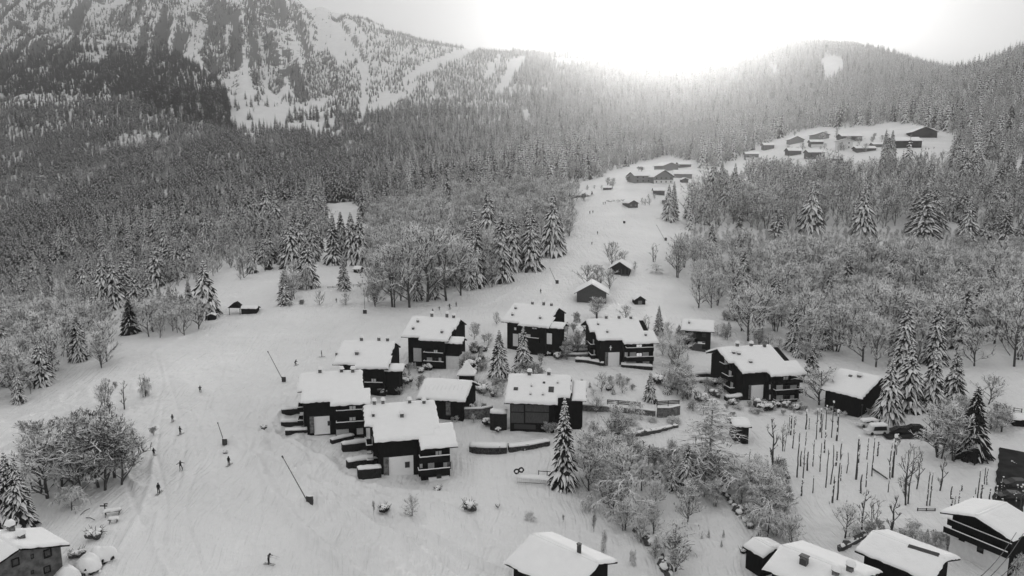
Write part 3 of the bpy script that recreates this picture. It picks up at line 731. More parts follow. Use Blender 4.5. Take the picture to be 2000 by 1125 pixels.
# ------------------------------------------------------------------ the forests beyond
CLEAR = [  # open snow inside the forest, traced from the photograph
 [(452,262),(445,225),(440,180),(470,190),(500,200),(530,215),(562,262),(540,268),(480,262)],
 [(640,395),(690,392),(700,415),(640,440),(615,440)], [(700,90),(712,88),(720,230),(706,228)], [(715,228),(730,200),(770,170),(760,190)],
 [(785,155),(840,120),(915,92),(940,98),(850,135),(790,165)], [(940,148),(968,106),(982,110),(962,146),(946,160)], [(968,178),(1000,112),(1035,108),(1025,125),(1000,165),(975,185)],
 [(1003,165),(1025,150),(1010,178)], [(1058,110),(1150,116),(1150,130),(1090,130)], [(1500,130),(1515,128),(1526,148),(1508,152)],
 [(1603,120),(1612,108),(1640,112),(1652,128),(1630,158),(1615,165),(1606,140)], [(1015,218),(1030,210),(1052,262),(1030,255)],
 [(830,165),(845,160),(850,180),(835,180)], [(876,150),(880,200),(878,200)], [(560,215),(600,200),(658,183),(655,200),(600,232),(570,235)], [(585,262),(600,235),(660,232),(650,245)],
 [(575,240),(660,205),(640,225)], [(312,375),(325,370),(338,382),(325,392)], [(110,180),(150,155),(178,160),(150,178),(120,192)], [(285,130),(330,120),(325,140),(300,142)],
 [(70,345),(90,345),(90,356),(72,356)], [(430,345),(452,330),(450,345)], [(235,290),(262,275),(258,282)],
 [(1085,385),(1100,365),(1160,348),(1225,325),(1300,305),(1360,318),(1370,350),(1360,375),(1300,400),(1130,402)],
 [(1240,345),(1345,335),(1400,330),(1460,303),(1490,280),(1540,262),(1600,250),(1700,245),(1780,238),(1840,258),(1870,268),(1870,306),(1840,318),(1770,325),(1700,332),(1620,330),(1500,340),(1440,362),(1420,385),(1345,385),(1300,372)],
 [(1965,325),(2000,315),(2040,330),(2040,370),(2000,365)],
]
SPARSE = [
 ([(-300,-300),(-300,60),(0,105),(45,125),(70,108),(110,90),(200,92),(300,95),(335,100),(400,140),(440,170),(560,262),(700,262),(715,228),(800,190),(830,140),(930,100),(1000,95),(700,-300)], .42)]
THICK = [
 ([(560,240),(590,150),(600,112),(640,98),(672,140),(700,200),(708,228),(690,245),(600,240)], .95), ([(490,215),(520,205),(545,235),(556,262),(500,262)], .8),
 ([(490,150),(518,100),(508,95),(520,130),(500,165)], .85), ([(0,18),(200,28),(232,78),(100,88),(40,118),(0,100)], .55), ([(440,100),(500,30),(515,40),(470,100),(450,110)], .8),
 ([(282,80),(300,55),(330,90),(290,100)], .95), ([(200,20),(300,0),(340,0),(320,40),(260,90),(215,85)], .5), ([(330,20),(400,0),(480,0),(470,30),(360,60)], .45)]
FUZZ = [  # mostly bare broadleaved wood
 ([(-200,560),(0,560),(120,520),(300,500),(420,440),(600,405),(640,440),(600,500),(400,560),(260,640),(-200,700)], .8),
 ([(700,440),(760,385),(900,350),(1050,330),(1240,320),(1240,360),(1130,400),(1000,470),(720,520)], .75), ([(1230,260),(1500,260),(1500,320),(1240,350)], .7),
 (RW2, .95), ([(1860,200),(2200,150),(2200,330),(1960,330),(1865,310)], .85), ([(340,440),(420,320),(500,300),(520,330),(430,430)], .45), ([(0,420),(150,400),(300,440),(150,520),(0,520)], .3)]
DARK = [(-200,120),(60,108),(110,92),(330,98),(400,140),(440,175),(455,262),(350,235),(250,190),(100,185),(-200,200)]
def forest():
    rs = np.random.RandomState(7); P = []
    for (y0, y1, sp) in ((240, 520, 7.4), (520, 900, 6.9), (900, 1500, 7.4), (1500, 3100, 9.6)):
        ny = int((y1-y0)/sp)
        for i in range(ny):
            y = y0+(i+.5)*sp; n = int(2*.84*y/sp); xs = (np.arange(n)+.5)*sp-.84*y
            P.append(np.stack([xs+rs.uniform(-.48, .48, n)*sp, np.full(n, y)+rs.uniform(-.48, .48, n)*sp], -1))
    P = np.concatenate(P); Z = height(P[:, 0], P[:, 1]); px, py, d = proj(np.stack([P[:, 0], P[:, 1], Z], -1))
    n = len(P); r = rs.rand(n); keep = np.ones(n); y = P[:, 1]
    keep[(py > 700) | (px < -160) | (px > 2160)] = 0
    for poly, dn in SPARSE:
        m = inpoly(px, py, poly); XS = P[:, 0]+P[:, 1]*.36; pat = fbm(XS/26, P[:, 1]/170, 91, 3); pat2 = vnoise(P[:, 0]/20, P[:, 1]/55, 95)
        big = fbm(XS/100, P[:, 1]/230, 93, 2); keep[m] = (np.where((pat*.55+big*.45 > .55), .95, .02)*np.where(pat2 > .35, 1, .4)*(dn/.42))[m]
    for poly, dn in THICK: keep[inpoly(px, py, poly)] = dn
    spk = inpoly(px, py, [(715,60),(760,62),(900,90),(930,100),(830,150),(760,190),(720,215)])
    keep[spk] = np.where(vnoise(P[:, 0]/22, P[:, 1]/30, 97) > .45, .8, .22)[spk]
    keep[inpoly(px, py, DARK)] = 1.0
    jx = px+(vnoise(P[:, 0]/14, P[:, 1]/14, 101)-.5)*10; jy = py+(vnoise(P[:, 0]/14, P[:, 1]/14, 103)-.5)*8
    for i, poly in enumerate(CLEAR): keep[inpoly(jx, jy, poly)] = (.10 if i in (0, 13, 14, 15, 22, 5) else 0)
    # the piste and the meadows by it
    OPEN = [(-200,1200),(-200,805),(0,805),(110,770),(236,742),(240,660),(340,668),(420,630),(440,560),(540,522),(640,505),(640,440),(700,400),(720,470),(715,600),(905,585),(1000,545),(1100,500),(1128,400),(1345,372),(1335,470),(1322,550),(1345,605),(1600,720),(1850,775),(2200,775),(2200,1200)]
    keep[inpoly(px, py, OPEN)] = 0
    keep[(px > 1330) & (py > 455) & (py < 545)] = 0
    keep[(px > 1130) & (px < 1500) & (py > 468) & (py < 545)] = 0
    keep[inpoly(px, py, [(230,620),(420,600),(430,560),(330,560),(250,600)])] = 0
    for poly in (RW, LW, LWB, LW2, CW, ML): keep[inpoly(px, py, poly)] = 0
    pb = np.full(n, .12); 
    for poly, q in FUZZ: pb[inpoly(px, py, poly)] = q
    # grassy gaps
    nn = fbm(P[:, 0]/55, P[:, 1]/75, 111, 3); keep *= np.where((nn < .35) & (y > 480) & (px < 1500), .45, 1.0); keep *= np.where((vnoise(P[:, 0]/14, P[:, 1]/30, 117) < .12) & (y > 600), .3, 1.0)
    pb = np.clip(pb+.55*(vnoise(P[:, 0]/60+9, P[:, 1]/80, 119) > .66)*(y < 1500), 0, .95); hmod = np.where((px < 1000) & (y > 600) & (y < 1600), .84, 1.0)*(.68+.62*fbm(P[:, 0]/30, P[:, 1]/45, 121, 2))
    dk = inpoly(px, py, DARK); keep[dk] = np.maximum(keep[dk], (nn[dk] > .30)*1.0); hmod[dk] *= 1.45
    sel = r < keep; P = P[sel]; Z = Z[sel]; px = px[sel]; py = py[sel]; pb = pb[sel]; hmod = hmod[sel]; y = P[:, 1]; n = len(P)
    bare = rs.rand(n) < pb
    # hidden behind the skyline: leave out
    hsc = np.where(y > 1500, 1.0, 1.0); h = rs.uniform(13, 31, n)*hmod*np.where(bare, .58, 1)*np.where(inpoly(px, py, RW2), np.where(py < 350, .75, 1.25), 1)*np.where(inpoly(px, py, RW2) & ~bare, .7, 1)*np.where((px < 460) & (py > 530), .68, 1)*np.where((y > 1700) & (px < 1000), .62, 1)
    dark = .65*np.clip((300-py)/200, 0, 1)*(px < 760)*smooth(900, 1500, y); dark[inpoly(px, py, DARK)] = 1.0; frost_haze = rs.rand(n) < smooth(600, 1150, px)  # frost share grows rightward, its paleness also standing in for bright sun haze
    idx = np.where(bare, 4+rs.randint(0, 2, n), np.where(rs.rand(n) < dark, 2+rs.randint(0, 2, n), np.where(frost_haze & (rs.rand(n) < .8), 0, 1)))
    return P, Z, h, idx, bare
FP, FZ, FH, FI, FB = forest()
print('FOREST', len(FP), 'bare', FB.sum())
# nearest ones as individuals
rr0 = random.Random(8); order = np.argsort(FP[:, 1]); taken = np.zeros(len(FP), bool)
n_sp = sum(1 for o in COL.objects if o.name.startswith('spruce_tree')); n_br = sum(1 for o in COL.objects if o.name.startswith('bare_tree'))
print('INDIVIDUALS', n_sp, n_br)
q_sp, q_br = 299-n_sp, 299-n_br
POOL += [(FP[i][1], rr0.choice(BR) if FB[i] else rr0.choice(['spruce0','spruce1','spruce2','spruce3','spruce5']), FP[i][0], FZ[i]-.3, FH[i], 0.0, 1.25, None, int(i), 'tree') for i in order if FP[i][1] < 640 and not (taken.__setitem__(i, rejected(FP[i][0], FP[i][1], 4)) or taken[i])]
POOL.sort(key=lambda t: t[0]/t[4]); EXTRA = []
rr_ = random.Random(12)
def zone(x, y):
    w = x/y
    if w < -.35: return 'in the mixed forest rising behind the spruces at the left', 'forest trees at the far left'
    if w < -.1: return 'in the mixed forest rising behind the meadow and its shed', 'forest trees behind the meadow'
    if w < .2: return 'in the hazy forest left of and behind the long barn', 'forest trees behind the long barn'
    if w < .45: return 'on the wooded slope just under the hillside village', 'forest trees under the hillside village'
    return 'on the wooded slope high at the right side', 'forest trees high at the right side'
for (y, k, x, z, h, rz, sx, lab, grp, cat) in POOL:
    sp = 'spruce' in k
    if (q_sp if sp else q_br) <= 0:
        if not isinstance(grp, int): EXTRA.append((x, y, z, h, k, sx))
        continue
    if isinstance(grp, int):
        zl, zg = zone(x, y); taken[grp] = True; lab, grp = ('snowy spruce ' if sp else 'pale bare tree ')+zl, ('spruce ' if sp else 'bare ')+zg; rz = rr_.random()*6.28
        if not sp: h *= 1.1; sx = 1.15
    elif sp: grp += ', spruces'; lab = lab.replace('frosted tree', 'spruce').replace('snow-dusted bare tree', 'snowy spruce').replace('snowy tree', 'small spruce')
    if sp: q_sp -= 1
    else: q_br -= 1
    tree(k, (x, y, z), h, rz, sx, label=lab, group=grp, cat=cat)
# the rest: two masses of forest, instanced on points of their own
def far_proto(tc, mats, thick=1.0):
    tr, cr = tc
    if not tr.f: tr, cr = cr, tr
    mb = MB(); mb.add(cr.v, cr.f); mb.m[:] = cr.m[:]; mb.add(tr.v, tr.f)
    if len(tr.m) == len(tr.f) and not cr.f: mb.m[:] = tr.m[:]
    
    me = bpy.data.meshes.new('forest_tree'); me.from_pydata(mb.v, [], mb.f)
    for m in mats: me.materials.append(m)
    me.polygons.foreach_set('material_index', mb.m); me.update(); return me
def near_proto(k):
    tm, cm = PROTO[k]; bm_v = [tuple(v.co) for v in cm.vertices]; mb = MB(); mb.add(bm_v, [tuple(p.vertices) for p in cm.polygons]); mb.m[:] = [p.material_index for p in cm.polygons]; n0 = len(mb.f)
    mb.add([tuple(v.co) for v in tm.vertices], [tuple(p.vertices) for p in tm.polygons]); return (mb, MB()), cm
far = [far_proto(conifer(201, 13, 7, snow=1.15, rad=.17, detail=False), CON_M), far_proto(conifer(202, 12, 7, snow=.62, rad=.18, detail=False), CON_M),  # first conifer extra snowy, its pale tone partly replaces haze glow on the hill
       far_proto(conifer(203, 13, 7, snow=.2, rad=.16, detail=False), CON_M), far_proto(conifer(204, 12, 7, snow=.06, rad=.175, detail=False), CON_M),
       far_proto(bare_tree(205, .62, 9, dense=.62, tw=.008, snow=.7), BARE_M), far_proto(bare_tree(206, .7, 9, dense=.62, tw=.009, snow=.6), BARE_M)]
def mass(name, sel, protos, base, label, cat, extra=(), keys=()):
    pts = np.concatenate([FP[sel], (FZ[sel]-.5)[:, None]], 1); ii = (FI[sel]-base).astype(np.int32); hh = FH[sel]
    if extra:
        pts = np.concatenate([pts, [(e[0], e[1], e[2]) for e in extra]]); ii = np.concatenate([ii, [len(protos)+keys.index(e[4]) for e in extra]]).astype(np.int32); hh = np.concatenate([hh, [e[3] for e in extra]])
        protos = protos+[far_proto(near_proto(k)[0], CON_M if 'spruce' in k else BARE_M) for k in keys]
    n = len(pts)
    me = bpy.data.meshes.new(name); me.vertices.add(n); me.vertices.foreach_set('co', pts.astype(np.float32).ravel())
    rs = np.random.RandomState(3)
    for nm, ty, arr in (('idx', 'INT', ii), ('rot', 'FLOAT', rs.uniform(0, 6.28, n).astype(np.float32)), ('hgt', 'FLOAT', hh.astype(np.float32)), ('wid', 'FLOAT', (hh*rs.uniform(1.0, 1.35, n)).astype(np.float32))):
        a = me.attributes.new(nm, ty, 'POINT'); a.data.foreach_set('value', arr)
    o = link(name, me); tag(o, label, cat, kind='stuff')
    ng = bpy.data.node_groups.new(name, 'GeometryNodeTree'); ng.interface.new_socket('Geometry', in_out='INPUT', socket_type='NodeSocketGeometry'); ng.interface.new_socket('Geometry', in_out='OUTPUT', socket_type='NodeSocketGeometry')
    N = ng.nodes.new; L = ng.links.new; gi = N('NodeGroupInput'); go = N('NodeGroupOutput')
    g2i = N('GeometryNodeGeometryToInstance')
    for pm in reversed(protos):
        po = bpy.data.objects.new('forest_tree', pm)
        oi = N('GeometryNodeObjectInfo'); oi.inputs['Object'].default_value = po; L(oi.outputs['Geometry'], g2i.inputs[0])
    iop = N('GeometryNodeInstanceOnPoints'); L(gi.outputs[0], iop.inputs['Points']); L(g2i.outputs[0], iop.inputs['Instance']); iop.inputs['Pick Instance'].default_value = True
    def attr(nm, ty):
        a = N('GeometryNodeInputNamedAttribute'); a.data_type = ty; a.inputs['Name'].default_value = nm; return a.outputs['Attribute']
    L(attr('idx', 'INT'), iop.inputs['Instance Index'])
    cx = N('ShaderNodeCombineXYZ'); L(attr('rot', 'FLOAT'), cx.inputs[2]); L(cx.outputs[0], iop.inputs['Rotation'])
    cs = N('ShaderNodeCombineXYZ'); w = attr('wid', 'FLOAT'); L(w, cs.inputs[0]); L(w, cs.inputs[1]); L(attr('hgt', 'FLOAT'), cs.inputs[2]); L(cs.outputs[0], iop.inputs['Scale'])
    L(iop.outputs[0], go.inputs[0]); md = o.modifiers.new('trees', 'NODES'); md.node_group = ng
    return o
mass('conifer_forest', ~taken & ~FB, far[:4], 0, 'dense snow-covered conifer forest covering the mountain slopes', 'forest')
mass('bare_tree_forest', ~taken & FB, far[4:], 4, 'pale bare broadleaved forest mixed along the foot of the slopes', 'forest', [e for e in EXTRA if 'spruce' not in e[4]], sorted(set(e[4] for e in EXTRA if 'spruce' not in e[4])))

# ------------------------------------------------------------------ roofs, walls and chalets
def snow_slab(poly, thick, O, eu, ev, en, step=.4, edge=.55, seed=0, rough=.10):
    """snow lying on a roof plane: poly in (u, v), rounded at its edges; O origin, eu/ev/en axes"""
    us = [p[0] for p in poly]; vs_ = [p[1] for p in poly]
    def axis(vals):
        ks = sorted(set(round(v, 3) for v in vals)); out = [ks[0]]
        for a, b in zip(ks[:-1], ks[1:]):
            if b-a < .02: continue
            n = max(1, int(round((b-a)/step))); ins = [a+(b-a)*i/n for i in range(1, n+1)]
            if n >= 2: ins = [a+.09]+ins[:-1]+[b-.09, b]
            out += ins
        return np.array(sorted(set(round(x, 4) for x in out)))
    U = axis(us); V = axis(vs_); UU, VV = np.meshgrid(U, V)
    D = np.full(UU.shape, 1e9); n = len(poly)
    for i in range(n):
        ax, ay = poly[i]; bx, by = poly[(i+1) % n]; dx, dy = bx-ax, by-ay; L2 = dx*dx+dy*dy+1e-9
        t = np.clip(((UU-ax)*dx+(VV-ay)*dy)/L2, 0, 1); D = np.minimum(D, np.hypot(UU-ax-t*dx, VV-ay-t*dy))
    q = np.clip(D/edge, 0, 1); T = thick*np.sqrt(np.clip(1-(1-q)**2, 0, 1)); T = np.maximum(T, thick*.12)
    T = T*(1+rough*2*(fbm(UU/2.5+seed*9, VV/2.5, 300+seed, 3)-.5)) + (vnoise(UU/.9+seed, VV/.9, 5)-.5)*.09*q
    jit = np.where(D < .02, .17, 0.0); du = (vnoise(UU*1.7+seed, VV*1.7, 7)-.5)*2*jit; dv = (vnoise(UU*1.7, VV*1.7+seed, 8)-.5)*2*jit
    cu = (U[:-1]+U[1:])/2; cv = (V[:-1]+V[1:])/2; CU, CV = np.meshgrid(cu, cv); inside = inpoly(CU, CV, poly)
    mb = MB(); top = {}; bot = {}
    def P(i, j, up):
        d = top if up else bot
        if (i, j) not in d:
            p = Vector(O)+eu*(UU[j, i]+du[j, i])+ev*(VV[j, i]+dv[j, i])+en*(T[j, i] if up else 0); mb.v.append(tuple(p)); d[(i, j)] = len(mb.v)-1
        return d[(i, j)]
    ny, nx = inside.shape
    for j in range(ny):
        for i in range(nx):
            if not inside[j, i]: continue
            a, b, c, d = (i, j), (i+1, j), (i+1, j+1), (i, j+1)
            mb.f.append((P(*d, 1), P(*c, 1), P(*b, 1), P(*a, 1))); mb.m.append(0)
            for (p, q2, ii, jj) in ((a, b, i, j-1), (b, c, i+1, j), (c, d, i, j+1), (d, a, i-1, j)):
                if ii < 0 or jj < 0 or ii >= nx or jj >= ny or not inside[jj, ii]:
                    mb.f.append((P(*p, 1), P(*q2, 1), P(*q2, 0), P(*p, 0))); mb.m.append(0)
    return mb
def prism(mb, poly2, O, eu, ev, en, t0, t1, mi=0):
    n = len(poly2); vs = [Vector(O)+eu*u+ev*v+en*t for t in (t0, t1) for u, v in poly2]
    return mb.add(vs, [tuple(range(n-1, -1, -1)), tuple(range(n, 2*n))]+[(i, (i+1) % n, n+(i+1) % n, n+i) for i in range(n)], mi)
X_, Y_, Z_ = Vector((1, 0, 0)), Vector((0, 1, 0)), Vector((0, 0, 1))

def lsq(f, x0, it=60):
    x = np.array(x0, float); lam = 1e-2; r = f(x); c = r@r
    for _ in range(it):
        J = np.zeros((len(r), len(x)))
        for i in range(len(x)):
            h = 1e-4; y = x.copy(); y[i] += h; J[:, i] = (f(y)-r)/h
        A = J.T@J; g = J.T@r
        for _ in range(8):
            dx = -np.linalg.solve(A+lam*np.diag(np.diag(A)+1e-6), g); rn = f(x+dx); cn = rn@rn
            if cn < c: x = x+dx; r = rn; c = cn; lam *= .4; break
            lam *= 4
    return x
class Chalet:
    """A chalet whose ridge runs along local x; its roof plane falls towards local -y.
    pts: measured corners of the front roof plane [(px, py, 'u-name', 'v-name')]"""
    def __init__(s, name, label, cat, pts, base, yaw0=0, pitch=23, group=None, extra=6.0, T=.55, yaws=6, Yr=None):
        s.T = T; b = hit(*base); s.gz = b.z; us = sorted(set(p[2] for p in pts)); vs = sorted(set(p[3] for p in pts if p[3] != '0'))
        Yr = Yr or b.y+extra; dpx = Yr*1.02/FPX
        xs = {k: np.mean([p[0] for p in pts if p[2] == k]) for k in us}; u0 = us[0]
        x0 = [(xs[u0]-1000)*dpx, b.z+9, R(yaw0), R(pitch)]+[((xs[k]-xs[u0])*dpx if abs(yaw0) < 40 else 9.0) for k in us[1:]]+[4+1.5*i for i in range(len(vs))]
        iu = {k: (None if k == u0 else 4+us[1:].index(k)) for k in us}; iv = {k: 4+len(us)-1+i for i, k in enumerate(vs)}; iv['0'] = None
        def axes(x):
            yw, pt = x[2], x[3]; eu = np.array([math.cos(yw), math.sin(yw), 0]); ev = np.array([math.sin(yw)*math.cos(pt), -math.cos(yw)*math.cos(pt), -math.sin(pt)]); return eu, ev
        def f(x):
            eu, ev = axes(x); o = np.array([x[0], Yr, x[1]]); r = []
            for px, py, ku, kv in pts:
                P = o+eu*(0 if iu[ku] is None else x[iu[ku]])+ev*(0 if iv[kv] is None else x[iv[kv]]); a, c, _ = proj(P); r += [a-px, c-py]
            r.append((math.degrees(x[2])-yaw0)/yaws*2); r.append((math.degrees(x[3])-pitch)/1.0*2)
            return np.array(r)
        x = lsq(f, x0); s.err = float(np.sqrt(np.mean(f(x)**2)))
        s.yaw, s.pitch = x[2], x[3]; s.u = {k: (0 if iu[k] is None else x[iu[k]]) for k in us}; s.v = {k: (0 if iv[k] is None else x[iv[k]]) for k in iv}
        s.root = empty(name, (x[0], Yr, b.z), s.yaw); tag(s.root, label, cat, group)
        s.zr = x[1]-b.z; s.M = Matrix.Translation((x[0], Yr, b.z))@Matrix.Rotation(s.yaw, 4, 'Z'); s.Mi = s.M.inverted()
        s.eu = X_; s.ev = Vector((0, -math.cos(s.pitch), -math.sin(s.pitch))); s.en = Vector((0, -math.sin(s.pitch), math.cos(s.pitch)))
        print('FIT', name, 'err %.1f yaw %.0f pitch %.0f ridge %.1f Y %.0f' % (s.err, math.degrees(s.yaw), math.degrees(s.pitch), s.zr, Yr), {k: round(float(v), 1) for k, v in {**s.u, **s.v}.items()})
    def mid_base(s): return s.M@Vector((0, 0, 0))
    def roof(s, poly, back=6.5, thick=None, ub=None, chim=True):
        """poly: list of (u-name or metres, v-name or metres)"""
        T = thick or s.T; g = lambda d, k: d[k] if isinstance(k, str) else k
        P = [(g(s.u, a), g(s.v, b)) for a, b in poly]; s.poly = P
        O = Vector((0, 0, s.zr))-s.en*T                     # measured outline lies on the snow: the deck is under it
        r = MB(); prism(r, P, O, s.eu, s.ev, s.en, -.22, -.004)
        evb = Vector((0, math.cos(s.pitch), -math.sin(s.pitch))); enb = Vector((0, math.sin(s.pitch), math.cos(s.pitch)))
        ridge = [p[0] for p in P if abs(p[1]) < .01]; a, b = ub or (min(ridge), max(ridge)); Ob = O+Vector((0, .003, 0)); s.ub = (a, b); s.back = back
        Pb = [(a, 0), (b, 0), (b, back), (a, back)]
        prism(r, Pb[::-1], Ob, s.eu, evb, enb, -.22, -.004)
        rf = r.build('roof', M['wood'], s.root)
        sl = snow_slab(P, T, O, s.eu, s.ev, s.en, seed=len(COL.objects) % 97); sb = snow_slab(Pb, T, Ob, s.eu, evb, enb, seed=3)
        sl.f = [f for f in sl.f]; sl.add(sb.v, [tuple(reversed(f)) for f in sb.f]); 
        # fill the crease along the ridge
        n = 14; k = T*math.cos(s.pitch); cap = [(a+.12, 0), (b-.12, 0)]
        sl.tube([Vector((a+.25+(b-a-.5)*i/n, 0, s.zr-T-.02)) for i in range(n+1)], [T*(.93+.05*math.sin(i*2.1)) for i in range(n+1)], 10)
        o = sl.build('roof_snow', M['snow'], rf, smooth=True); s.roof_obj = rf; s.O = O; return rf
    def body(s, segs, depth=None, mi='wood', down=3.0, name='wall', yb=None):
        """segs: (u0, u1, front distance from the ridge); walls rise to the roof plane"""
        g = lambda d, k: d[k] if isinstance(k, str) else k
        mb = MB(); tp = math.tan(s.pitch); zt = s.zr-s.T/math.cos(s.pitch)-.26; yb = yb or s.back-1.0
        for (u0, u1, f) in segs:
            u0, u1, f = g(s.u, u0), g(s.u, u1), (g(s.v, f)*math.cos(s.pitch)-1.1 if isinstance(f, str) else f)
            mb.extrude_x([(-f, -down), (yb, -down), (yb, zt-tp*yb), (0, zt), (-f, zt-tp*f)], u0, u1)
        return mb.build(name, M[mi], s.root)
    def on_plane(s, px, py, y):
        """local point on the vertical plane local y = -y seen at a pixel"""
        d = s.Mi.to_3x3()@Vector(ray(px, py)); o = s.Mi@Vector((0, 0, 0)); t = (-y-o.y)/d.y; return o+d*t
    def rect(s, x0, y0, x1, y1, y): 
        a = s.on_plane(x0, y1, y); b = s.on_plane(x1, y0, y); c = s.on_plane(x0, y0, y); d = s.on_plane(x1, y1, y)
        return min(a.x, b.x), max(a.x, b.x), min((a.z+d.z)/2, (b.z+c.z)/2), max((a.z+d.z)/2, (b.z+c.z)/2)
    def panel(s, name, px, y, m, t=.06, label=None):
        u0, u1, z0, z1 = s.rect(*px, y); mb = MB(); mb.box(u0, u1, -y-t, -y+.02, z0, z1); o = mb.build(name, M[m], s.root)
        if label: o['label'] = label
        return o
    def window(s, px, y, lit=False, frame='wood2', panes=2):
        u0, u1, z0, z1 = s.rect(*px, y); f = MB(); w = .09
        f.box(u0, u1, -y-.09, -y-.005, z0, z0+w); f.box(u0, u1, -y-.09, -y-.005, z1-w, z1); f.box(u0, u0+w, -y-.09, -y-.005, z0+w, z1-w); f.box(u1-w, u1, -y-.09, -y-.005, z0+w, z1-w)
        for k in range(1, panes): c = u0+(u1-u0)*k/panes; f.box(c-w/2, c+w/2, -y-.085, -y-.005, z0+w, z1-w)
        fr = f.build('window', M[frame], s.root); p = MB(); p.box(u0+w, u1-w, -y-.04, -y-.006, z0+w, z1-w); p.build('pane', M['lamplit' if lit == 2 else 'curtain' if lit else 'glass'], fr); return fr
    def balcony(s, px, y, out=1.3, h=.95, snow=True, mi='wood'):
        """px: x0, row of the rail, x1, row of the floor"""
        u0, u1, z0, z1 = s.rect(*px, y+out); b = MB(); b.box(u0, u1, -y-out, -y-.01, z0-.12, z0); b.box(u0, u1, -y-out-.05, -y-out, z0-.12, z1)
        b.box(u0, u0+.05, -y-out, -y-.01, z0, z1); b.box(u1-.05, u1, -y-out, -y-.01, z0, z1)
        n = max(3, int((u1-u0)/1.1))
        for i in range(n+1): c = u0+.05+(u1-u0-.1)*i/n; b.box(c-.05, c+.05, -y-out-.09, -y-out-.05, z0-.15, z1)
        o = b.build('balcony', M[mi], s.root)
        if snow:
            q = MB(); q.tube([Vector((u0-.03+(u1-u0+.06)*i/8, -y-out-.03, z1+.07+.02*math.sin(i*2.3))) for i in range(9)], .10, 6); q.tube([Vector((u0+.03, -y-out*(1-.12*i), z1+.07)) for i in range(9)], .09, 6); q.build('rail_snow', M['snow'], o, smooth=True)
        return o
    def block(s, name, u0, u1, y0, y1, z0, z1, m, parent=None):
        mb = MB(); mb.box(u0, u1, y0, y1, z0, z1); return mb.build(name, M[m], parent or s.root)
    def chimney(s, px, py, w=.8, h=1.0, cap=True, dark='stone', sc_=1.0):
        """px, py: where its foot meets the roof"""
        d = s.Mi.to_3x3()@Vector(ray(px, py)); o = s.Mi@Vector((0, 0, 0)); t = (Vector((0, 0, s.zr))-o).dot(s.en)/d.dot(s.en); p = o+d*t
        w *= .85; p.y = min(p.y, .3); mb = MB(); z0 = p.z-1.2
        mb.box(p.x-w/2, p.x+w/2, p.y-w*.4, p.y+w*.4, z0, p.z+h*.5); mb.box(p.x-w*.6, p.x+w*.6, p.y-w*.5, p.y+w*.5, p.z+h*.7, p.z+h*.78)
        for a in (-1, 1):
            for b in (-1, 1): mb.box(p.x+a*w*.42-.06, p.x+a*w*.42+.06, p.y+b*w*.3-.06, p.y+b*w*.3+.06, p.z+h*.55, p.z+h*.7)
        c = mb.build('chimney', M[dark], s.roof_obj)
        if cap:
            q = MB(); W = w*1.5; pl = [(-W/2, -W*.42), (W/2, -W*.42), (W/2, W*.42), (-W/2, W*.42)]
            sl = snow_slab(pl, .72, Vector((p.x, p.y, p.z+h*.78)), X_, Y_, Z_, step=.2, edge=.4); sl.f = [tuple(reversed(f)) for f in sl.f]; e = sl.build('snow_cap', M['snow'], s.root, smooth=True); e.parent = s.roof_obj
        return c
    def skylight(s, x0, y0, x1, y1):
        def on(px, py):
            d = s.Mi.to_3x3()@Vector(ray(px, py)); o = s.Mi@Vector((0, 0, 0)); t = (Vector((0, 0, s.zr))-o).dot(s.en)/d.dot(s.en); return o+d*t
        a = on(x0, y1); b = on(x1, y0); O = Vector((0, 0, s.zr)); 
        u0, u1 = a.x, b.x; v0 = (b-O).dot(s.ev); v1 = (a-O).dot(s.ev); mb = MB(); prism(mb, [(u0, v0), (u1, v0), (u1, v1), (u0, v1)], O, s.eu, s.ev, s.en, -s.T, .12); return mb.build('skylight', M['metal'], s.roof_obj)
    def low_roof(s, pts_px, z_off, y_near, m='wood', thick=.45, name='porch_roof', slope=18, depth=None):
        pass

# ---- the staggered chalets -------------------------------------------------
def stag(label, fit, poly, base, yaw0, **kw):
    c = Chalet('chalet', label, 'chalet', fit, base, yaw0, **kw); c.roof(poly); return c
def porch(c, u0, u1, yf, yb_, z, rise=1.0, T=.4, axis='x', name='porch_roof'):
    """a small lean-to or gabled side roof with its own snow; local metres"""
    if axis == 'x':      # falls towards -y
        L = math.hypot(yf-yb_, rise); ev = Vector((0, (yf-yb_)/L, -rise/L)); en = Vector((0, -rise/L, -(yf-yb_)/L)); 
        O = Vector((0, yb_, z+rise)); P = [(u0, 0), (u1, 0), (u1, L), (u0, L)]
        r = MB(); prism(r, P, O, X_, ev, en, -.2, -.004); o = r.build(name, M['wood'], c.root)
        snow_slab(P, T, O, X_, ev, en, seed=5).build('roof_snow', M['snow'], o, smooth=True)
    else:                # a gable whose ridge runs along x at mid depth, seen from its end
        ym = (yf+yb_)/2; o = None
        for sgn in (-1, 1):
            L = math.hypot((yb_-yf)/2, rise); ev = Vector((0, sgn*(yb_-yf)/2/L, -rise/L)); en = Vector((0, sgn*rise/L, (yb_-yf)/2/L)); O = Vector((0, ym, z+rise)); P = [(u0, 0), (u1, 0), (u1, L), (u0, L)]
            if sgn > 0: P = P[::-1]
            r = MB(); prism(r, P, O+Vector((0, .003*sgn, 0)), X_, ev, en, -.2, -.004)
            if o is None: o = r.build(name, M['wood'], c.root)
            else: r.build(name, M['wood'], c.root)
            sl = snow_slab(P, T, O, X_, ev, en, seed=5)
            if sgn > 0: sl.f = [tuple(reversed(f)) for f in sl.f]
            sl.build('roof_snow', M['snow'], o, smooth=True)
    return o

